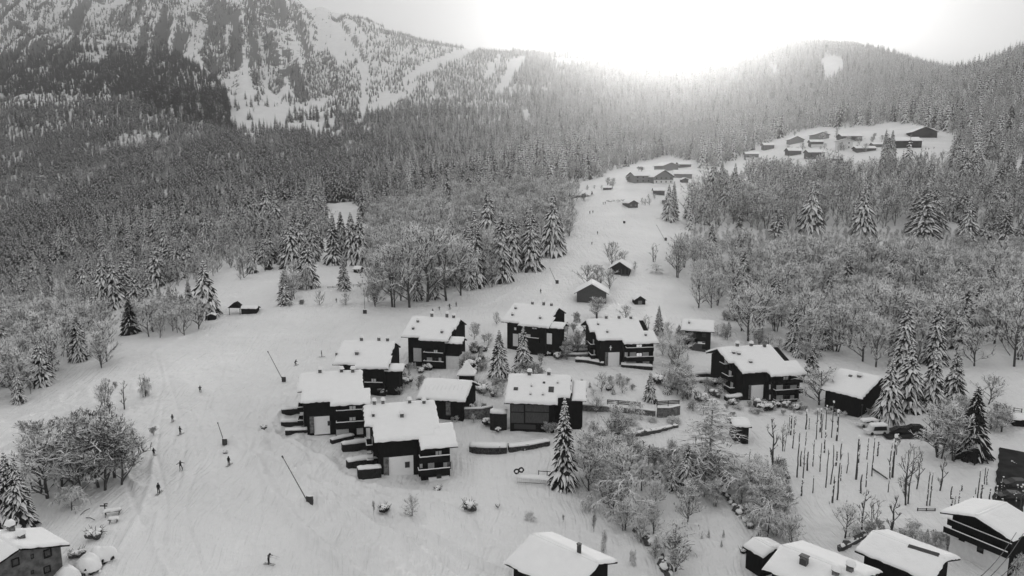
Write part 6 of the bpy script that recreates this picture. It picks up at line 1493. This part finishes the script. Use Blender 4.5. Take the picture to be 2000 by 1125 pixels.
ST = [(205,420,230),(225,540,240),(265,805,380),(345,370,190),(375,370,260),(340,540,380),(360,740,560),(410,700,455),(440,460,180),(475,400,180),(490,450,220),(525,400,150),(515,590,380),(530,890,540),(575,860,490),(590,1035,780),(635,1010,470),(580,450,110),(625,480,195),(475,750,480),(410,945,785),(305,975,820),(665,830,690),(720,765,570),(805,820,430),(830,675,460),(905,650,440),(850,950,770),(895,890,660),(950,790,430),(1000,620,470),(1100,940,820),(1115,820,480),(1140,800,420),(1175,600,410),(320,820,520),(300,700,560),(250,330,230),(190,400,230),(620,700,560)]
ST = [(1500+x/4.687, 760+b/4.687, 760+t/4.687, 'left') for x, b, t in ST]+[(1740+x/5, 900+b/5, 900+t/5, 'right') for x, b, t in ((350,440,90),(380,440,100),(590,440,340),(625,440,335),(660,430,280),(588,380,240),(800,415,340),(845,380,80),(870,420,215),(910,235,55),(938,235,62),(960,420,260),(1020,420,240),(1080,330,150),(1085,425,370),(1215,450,230),(1262,470,225),(692,300,225),(825,330,250))]+[(1463,929,876,'lone'),(1497,942,896,'lone')]
GL = {'left': ('snow-capped bare stump among the rows of stumps on the slope below the parked cars', 'stumps on the slope below the parked cars'), 'right': ('snow-capped bare stump in the group just behind the roof of the right edge chalet', 'stumps behind the right edge chalet')}
rs_ = random.Random(6)
for i, (bx, by, ty, g) in enumerate(ST):
    p = hit(bx, by); h = (by-ty)*proj(p)[2]/FPX*1.0/math.cos(PITCH); o = empty('stump', p, rs_.random()*6.28); a, b = STUMPS[i % 9]; t_ = link('trunk', a, o); c_ = link('snow_cap', b, t_); k = (3.2+h*.33); o.scale = (k, k, h)
    if g == 'lone': tag(o, ['thick stump with a snow ball on top, left of the larch-side thicket', 'forked stump with snow balls beside the thicket'][bx > 1480], 'stump')
    else: tag(o, GL[g][0], 'stump', GL[g][1])
p0, p1 = hit(1704, 917), hit(1733, 937); mb = MB(); mb.tube([(0, 0, .2), (p1-p0)+Vector((0, 0, .2))], [.16, .12], 6); o = mb.build('fallen_log', M['bark']); o.location = p0; tag(o, 'dark fallen log slanting between two stumps', 'log')

# ------------------------------------------------------------------ snow lances on the piste
def lance(label, base, top, pad=(1.0, .5, 1.5), dark='pad', h=None):
    p = hit(*base); s = proj(p)[2]/FPX; dz = (base[1]-top[1])*s*1.06 if top else 0; dx = (top[0]-base[0])*s if top else 0; o = empty('snow_lance' if top else 'padded_post', p, 0); tag(o, label, 'snow lance' if top else 'padded post')
    if top: mb = MB(); mb.tube([(0, 0, -.3), (dx, .3, dz)], [.09, .06], 6); mb.build('lance_pole', M['metal'], o); mb = MB(); mb.tube([(dx*.985, .3, dz*.985), (dx*1.03, .3, dz*1.03)], .13, 6); mb.build('nozzle', M['metal'], o)
    w, d, hh = pad; mb = MB(); mb.box(-w/2, w/2, -d/2-.2, d/2-.2, 0, hh); mb.box(-w/2-.04, w/2+.04, -d/2-.24, d/2-.16, hh*.46, hh*.54); mb.build('crash_pad', M[dark], o)
    q = MB(); snow_slab([(-w/2, -d/2-.2), (w/2, -d/2-.2), (w/2, d/2-.2), (-w/2, d/2-.2)], .18, Vector((0, 0, hh)), X_, Y_, Z_, step=.2, edge=.25).build('snow_cap', M['snow'], o, smooth=True)
lance('nearest snow lance, a long leaning pole with a dark padded foot below the nearest chalet', (606,986), (556,895), (1.1, .5, 1.7))
lance('second snow lance, leaning on the piste left of the leftmost chalet', (440,868), (427,828), (.8, .5, 1.3))
lance('snow lance standing at the upper left corner of the leftmost chalet', (555,745), (526,690), (.9, .5, 1.3))
lance('snow lance below the bare trees at the meadow edge', (713,612), (712,575), (1.2, .6, 1.3))
lance('snow lance on the bend of the upper piste', (1088,554), (1074,526), (1.2, .6, 1.5))
lance('snow lance near the right edge of the upper piste', (1300,470), (1282,442), (1.1, .6, 1.6))
lance('padded post alone in the middle of the upper piste', (1219,436), None, (1.2, .6, 1.3))

# ------------------------------------------------------------------ people
def body(pose, h=1.74):
    """one continuous skinned figure; pose names joint offsets in metres"""
    J = dict(pel=(0,0,.95), chest=(0,-.02,1.28), neck=(0,-.03,1.47), head=(0,-.03,1.62), ls=(-.19,-.02,1.42), rs=(.19,-.02,1.42), le=(-.30,-.05,1.16), re=(.30,-.05,1.16), lw=(-.30,-.25,1.0), rw=(.30,-.25,1.0), lf=(-.29,-.33,.98), rf=(.29,-.33,.98),
             lh=(-.11,0,.88), rh=(.11,0,.88), lk=(-.14,-.10,.5), rk=(.14,-.10,.5), la=(-.15,.02,.1), ra=(.15,.02,.1), lt=(-.15,-.18,.05), rt=(.15,-.18,.05)); J.update(pose)
    names = list(J); E = [('pel','chest'),('chest','neck'),('neck','head'),('chest','ls'),('ls','le'),('le','lw'),('lw','lf'),('chest','rs'),('rs','re'),('re','rw'),('rw','rf'),('pel','lh'),('lh','lk'),('lk','la'),('la','lt'),('pel','rh'),('rh','rk'),('rk','ra'),('ra','rt')]
    rad = dict(pel=(.17,.13), chest=(.19,.14), neck=(.075,.075), head=(.115,.125), ls=(.08,.08), rs=(.08,.08), le=(.06,.06), re=(.06,.06), lw=(.05,.05), rw=(.05,.05), lf=(.05,.04), rf=(.05,.04), lh=(.11,.11), rh=(.11,.11), lk=(.08,.08), rk=(.08,.08), la=(.065,.065), ra=(.065,.065), lt=(.06,.05), rt=(.06,.05))
    me = bpy.data.meshes.new('person'); me.from_pydata([J[n] for n in names], [(names.index(a), names.index(b)) for a, b in E], []); o = bpy.data.objects.new('tmp', me); COL.objects.link(o)
    sk = o.modifiers.new('s', 'SKIN'); 
    for i, n in enumerate(names): v = me.skin_vertices[0].data[i]; v.radius = rad[n]; v.use_root = (n == 'pel')
    o.modifiers.new('u', 'SUBSURF').levels = 1; dg = bpy.context.evaluated_depsgraph_get(); ev = o.evaluated_get(dg); m2 = bpy.data.meshes.new_from_object(ev); bpy.data.objects.remove(o); m2.name = 'person'; return m2, J
def dress(me, top, legs, J):
    me = me.copy(); me.materials.clear()
    for m in (top, legs, 'skin'): me.materials.append(M[m])
    for p in me.polygons:
        z = p.center.z; me.polygons[p.index].material_index = 1 if z < J['pel'][2]-.02 and abs(p.center.x) < .4 else (2 if (p.center-Vector(J['head'])-Vector((0, -.08, -.03))).length < .075 else 0)
    me.polygons.foreach_set('use_smooth', [True]*len(me.polygons)); return me
POSES = dict(
 glide=dict(), crouch=dict(pel=(0,.12,.72), chest=(0,-.12,1.0), neck=(0,-.24,1.14), head=(0,-.30,1.27), ls=(-.2,-.18,1.1), rs=(.2,-.18,1.1), le=(-.33,-.25,.88), re=(.33,-.25,.88), lw=(-.28,-.45,.86), rw=(.28,-.45,.86), lf=(-.28,-.53,.86), rf=(.28,-.53,.86), lh=(-.12,.1,.68), rh=(.12,.1,.68), lk=(-.17,-.2,.45), rk=(.17,-.2,.45)),
 wide=dict(le=(-.45,-.05,1.28), re=(.45,-.05,1.2), lw=(-.66,-.12,1.2), rw=(.66,-.12,1.05), lf=(-.74,-.14,1.19), rf=(.74,-.14,1.02), lk=(-.20,-.12,.5), rk=(.12,-.12,.5), la=(-.26,0,.1), ra=(.12,0,.1), lt=(-.26,-.2,.05), rt=(.12,-.2,.05)),
 tall=dict(le=(-.26,.0,1.16), re=(.26,.0,1.16), lw=(-.27,-.06,.94), rw=(.27,-.06,.94), lf=(-.27,-.1,.86), rf=(.27,-.1,.86), lk=(-.12,-.03,.5), rk=(.12,-.03,.5)),
 reach=dict(chest=(0,-.10,1.27), neck=(0,-.2,1.42), head=(0,-.28,1.53), le=(-.28,-.32,1.25), re=(.28,-.32,1.25), lw=(-.22,-.55,1.3), rw=(.22,-.55,1.3), lf=(-.22,-.63,1.3), rf=(.22,-.63,1.3), lk=(-.13,-.05,.5), rk=(.13,.02,.5)))
BODY = {k: body(v) for k, v in POSES.items()}
skm = MB(); skm.add([(-.045,-.95,.02),(.045,-.95,.02),(.045,.75,.0),(-.045,.75,.0),(-.045,-.95,.045),(.045,-.95,.045),(.045,.75,.03),(-.045,.75,.03),(-.03,-1.08,.11),(.03,-1.08,.11)], [(3,2,1,0),(4,5,6,7),(1,2,6,5),(3,0,4,7),(2,3,7,6),(0,1,9,8),(5,4,8,9),(1,5,9),(4,0,8)]); SKI = skm.mesh('ski', [M['metal']])
hm = MB(); hm.ico((0,0,0), .135, 0, 1, .02); HELM = {k: hm.mesh('helmet', [M[k]]) for k in ('cloth', 'cloth3')}; pm = MB(); pm.tube([(0,0,0),(0,0,-1.15)], [.012,.008], 4); POLE = pm.mesh('ski_pole', [M['metal']])
def person(label, px, py, pose='glide', face=0, top='cloth', legs='cloth', skis=True, h=1.0, poles=None, helm='cloth', hpx=None):
    p = hit(px, py); me, J = BODY[pose]; o = link('person', dress(me, top, legs, J)); o.location = p+Vector((0, 0, .02)); o.rotation_euler = (0, 0, R(face)); o.scale = (h, h, h); tag(o, label, 'person')
    e = link('helmet', HELM[helm], o); e.location = Vector(J['head'])+Vector((0, .015, .045))
    if skis:
        for k in ('la', 'ra'): s = link('ski', SKI, o); s.location = (J[k][0], J[k][1], -.01)
    if poles:
        for k, f in (('lf', 'left'), ('rf', 'right')):
            q = link('ski_pole', POLE); q.location = o.matrix_basis@Vector(J[k]); q.rotation_euler = (R(poles), 0, R(face)); tag(q, '%s-hand ski pole held by the skier %s' % (f, label.split(' ', 2)[-1] if False else 'crossing the lowest part of the piste'), 'ski pole')
person('skier in a grey jacket leaning forward with poles out, lowest on the piste', 525,1102,'reach',75,'cloth2','cloth', poles=-80, h=1.05)
person('skier standing upright straight below the group, left of the piste middle', 310,964,'tall',175,h=1.08)
person('skier with both arms spread and skis turned, centre of the lower piste', 353,918,'wide',200)
person('dark skier just below the second snow lance', 447,909,'tall',170,h=1.0)
person('skier close to the big bare clump at the left piste edge', 301,892,'glide',185,h=.98)
person('skier with legs apart, lower of two above the big bare clump', 352,849,'glide',160)
person('skier in paler clothes, upper of two above the big bare clump', 337,824,'tall',180,'cloth2','cloth2',h=.95)
person('crouching skier alone high on the left half of the piste', 391,766,'crouch',200,h=1.05)
person('skier turning beside the snow lance behind the leftmost chalet', 577,714,'crouch',150,h=1.1)
person('skier nearest the roof of the squeezed chalet', 628,697,'wide',110,'cloth2')
person('skier hidden to the knees behind the roof of the white-shuttered chalet', 845,613,'glide',160)
person('small skier with spread arms above the roof of the white-shuttered chalet', 858,607,'wide',180,'cloth2','cloth2',h=.85)
person('tallest walking skier of the group at the edge of the big bare trees', 878,604,'wide',170,h=1.1)
person('pale-clothed skier at the right of the group by the big bare trees', 891,599,'tall',170,'cloth3','cloth2')
person('skier right under the big bare trees, highest of the group', 872,589,'glide',190,h=.9)
person('skier beside the small orchard tree on the meadow', 657,591,'tall',180,'cloth2','cloth2',h=.9)
person('skier alone on the bend of the upper piste', 1056,573,'tall',170)
person('skier lower of two at the left side of the upper piste', 1156,478,'crouch',160)
person('skier upper of two at the left side of the upper piste', 1167,458,'tall',170)
person('left one of two skiers side by side high on the upper piste', 1152,418,'tall',180,h=1.1)
person('right one of two skiers side by side high on the upper piste', 1158,417,'tall',170,h=1.05)
person('left one of two distant skiers by the brushwood pile at the top', 1178,400,'tall',180,'cloth2')
person('right one of two distant skiers by the brushwood pile at the top', 1182,399,'tall',180)
person('tiny distant skier on the snow lane to the right of the hamlet', 1407,387,'tall',180)
person('left walker on the snow field beneath the highest chalet of the hillside village', 1808,293,'tall',180,skis=False,h=1.1)
person('middle walker on the snow field beneath the highest chalet of the hillside village', 1814,293,'tall',170,skis=False,h=1.1)
person('right walker on the snow field beneath the highest chalet of the hillside village', 1824,291,'tall',160,skis=False)

# ------------------------------------------------------------------ cars and small things
def car(label, px, py, yaw, mi='car', snow=False, group=None, van=False):
    p = hit(px, py); o = empty('parked_car', p, R(yaw)); tag(o, label, 'car', group); mb = MB()
    prof = [(-2.15,.3),(-1.6,.25),(1.6,.25),(2.15,.35),(2.2,.75),(1.3,.95),(.55,1.42),(-1.2,1.45),(-2.0,1.0),(-2.2,.9)] if not van else [(-2.4,.3),(2.4,.3),(2.5,.9),(1.7,1.15),(1.3,1.95),(-2.3,2.0),(-2.45,1.1)]
    vs = []; n = len(prof)
    for sx, k in ((-.86, 0), (-.9, 1), (.9, 1), (.86, 0)):
        for y, z in prof: q = 1.0 if z < 1.0 or k == 2 else .84; vs.append((sx*q, y, z if k else z*.985))
    fs = [tuple(range(n))]+[(r*n+i, (r+1)*n+i, (r+1)*n+(i+1) % n, r*n+(i+1) % n) for r in range(3) for i in range(n)]+[tuple(range(4*n-1, 3*n-1, -1))]; mb.add(vs, fs); mb.build('body', M[mi], o)
    for sx in (-1, 1):
        w = MB(); x = sx*.80; zt = 1.38 if not van else 1.85; w.add([(x+sx*.10,-1.1 if not van else -1.9,1.0),(x+sx*.10,1.0 if not van else 1.2,1.0),(x+sx*-.02,.45 if not van else .9,zt),(x+sx*-.02,-1.0 if not van else -1.8,zt)], [(0,1,2,3)]); w.build('side_window', M['glass'], o)
        for y in (-1.4, 1.4): t = MB(); t.tube([(sx*.62, y, .33), (sx*.92, y, .33)], .33, 14); t.build('wheel', M['rubber'], o)
    if snow: snow_slab([(-.85,-2.2),(.85,-2.2),(.85,1.4),(-.85,1.4)], .5, Vector((0, 0, 1.3 if not van else 1.9)), X_, Y_, Z_, step=.3, edge=.5).build('snow_cap', M['snow'], o, smooth=True)
car('van buried in snow on the road below the low-roofed chalet', 1711,847,95,'plaster',True,van=True)
car('snow-covered car behind the buried van', 1693,832,100,'plaster',True)
car('front one of two dark cars on the road below the four spruces', 1757,846,82)
car('rear one of two dark cars on the road below the four spruces', 1786,842,78)
car('upper dark car on the bare lane at the right edge', 1984, 950, 84, 'metal')
car('lower dark car with a snow-dusted roof on the bare lane at the right edge', 1975, 975, 80, 'car')
mb = MB()
for i in range(30):
    r = random.Random(i); a = Vector((r.uniform(-9, 9), r.uniform(-2, 2), r.uniform(.1, 1.2))); b = a+Vector((r.uniform(-2, 2), r.uniform(-.8, .8), r.uniform(-.5, .9))); mb.tube([a, b], [.14, .08], 5)
o = mb.build('brushwood_pile', M['twigs']); o.location = hit(1208, 395); tag(o, 'long pile of brushwood beside the small hut at the top of the piste', 'brushwood')
sg = empty('signpost', hit(206, 1005)); tag(sg, 'dark wooden signpost with crossed arms above the corner house', 'signpost'); mb = MB(); mb.tube([(0,0,-.3),(0,0,1.9)], .09, 6); mb.build('post', M['wood2'], sg); mb = MB(); mb.box(-.7,.5,-.14,-.1,1.45,1.65); mb.build('sign_arm', M['wood'], sg); mb = MB(); mb.box(-.2,.45,.1,.14,1.7,1.88); mb.build('sign_arm', M['wood'], sg)
def table(label, px, py, w, rz):
    o = empty('bench_table', hit(px, py), R(rz)); tag(o, label, 'table'); mb = MB(); mb.box(-w/2,w/2,-.4,.4,.68,.74); mb.build('table_top', M['wood2'], o)
    for a in (-1, 1):
        m = MB(); m.tube([(a*w*.38,-.35,-.2),(a*w*.38,-.1,.68)], .05, 5); m.tube([(a*w*.38,.35,-.2),(a*w*.38,.1,.68)], .05, 5); m.build('leg', M['wood2'], o)
    snow_slab([(-w/2,-.4),(w/2,-.4),(w/2,.4),(-w/2,.4)], .42, Vector((0,0,.745)), X_, Y_, Z_, step=.2, edge=.4).build('snow_cap', M['snow'], o, smooth=True)
table('snow-heaped table right of the wooden signpost', 220,1006,2.6,15); table('small snow-topped bench below the signpost', 222,1022,1.4,10)
for i, (a, b, t) in enumerate((((157,1007),(176,997),'upper'), ((168,1012),(186,1020),'lower'))):
    P0, P1 = hit(*a), hit(*b); mb = MB(); mb.tube([(0,0,.1),(P1-P0)*.5+Vector((0,0,.4)),(P1-P0)+Vector((0,0,.35))], [.06,.07,.05], 5); o = mb.build('branch', M['wood2']); o.location = P0; tag(o, '%s dark branch sticking out of the snow left of the signpost' % t, 'branch')
for i, (x, y) in enumerate(((1371,1052),(1384,1049),(1413,1049),(1409,1070))):
    p = hit(x, y); tree('spruce5', p, 1.4, i, 1.6, name='fir_sapling', label='tiny fir sapling poking out of the snow bank by the lane', group='fir saplings by the lane', cat='sapling')
p = hit(1682, 818); mb = MB(); mb.tube([(0,0,-.2),(0,0,3.2)], .06, 6); o = empty('street_lamp', p); tag(o, 'thin lamp post on the road before the low-roofed chalet', 'lamp'); mb.build('post', M['metal'], o); mb = MB(); mb.ico((0,0,3.3), .22, 0, 1, .02); mb.build('lamp_head', M['metal'], o)
# cables from the right edge chalet down past the camera's lower right
for i, (a, b) in enumerate((((1985,1040),(1903,1118)), ((1999,1042),(1918,1122)), ((1993,1085),(1925,1122)))):
    P0 = Vector(ray(*a)*88); P1 = Vector(ray(*b)*60); mb = MB(); n = 10; mb.tube([(P1-P0)*(k/n*1.35)+Vector((0, 0, -1.2*math.sin(math.pi*min(1, k/n)))) for k in range(n+1)], .035, 4); o = mb.build('cable', M['metal']); o.location = P0; tag(o, ['leftmost','middle','rightmost'][i]+' of three cables before the right edge chalet', 'cable')

# ------------------------------------------------------------------ haze
def haze():
    mb = MB(); mb.box(-3900, 3900, -300, 3400, -420, 1010); o = mb.build('haze', mat('haze', .8)); tag(o, kind='stuff')
    m = o.data.materials[0]; nt = m.node_tree; nt.nodes.clear(); out = nt.nodes.new('ShaderNodeOutputMaterial')
    v = nt.nodes.new('ShaderNodeVolumePrincipled'); v.inputs['Color'].default_value = (.97, .97, .97, 1); v.inputs['Density'].default_value = 1.4e-4; v.inputs['Anisotropy'].default_value = .885
    nt.links.new(v.outputs[0], out.inputs['Volume']); o.display_type = 'WIRE'
haze()
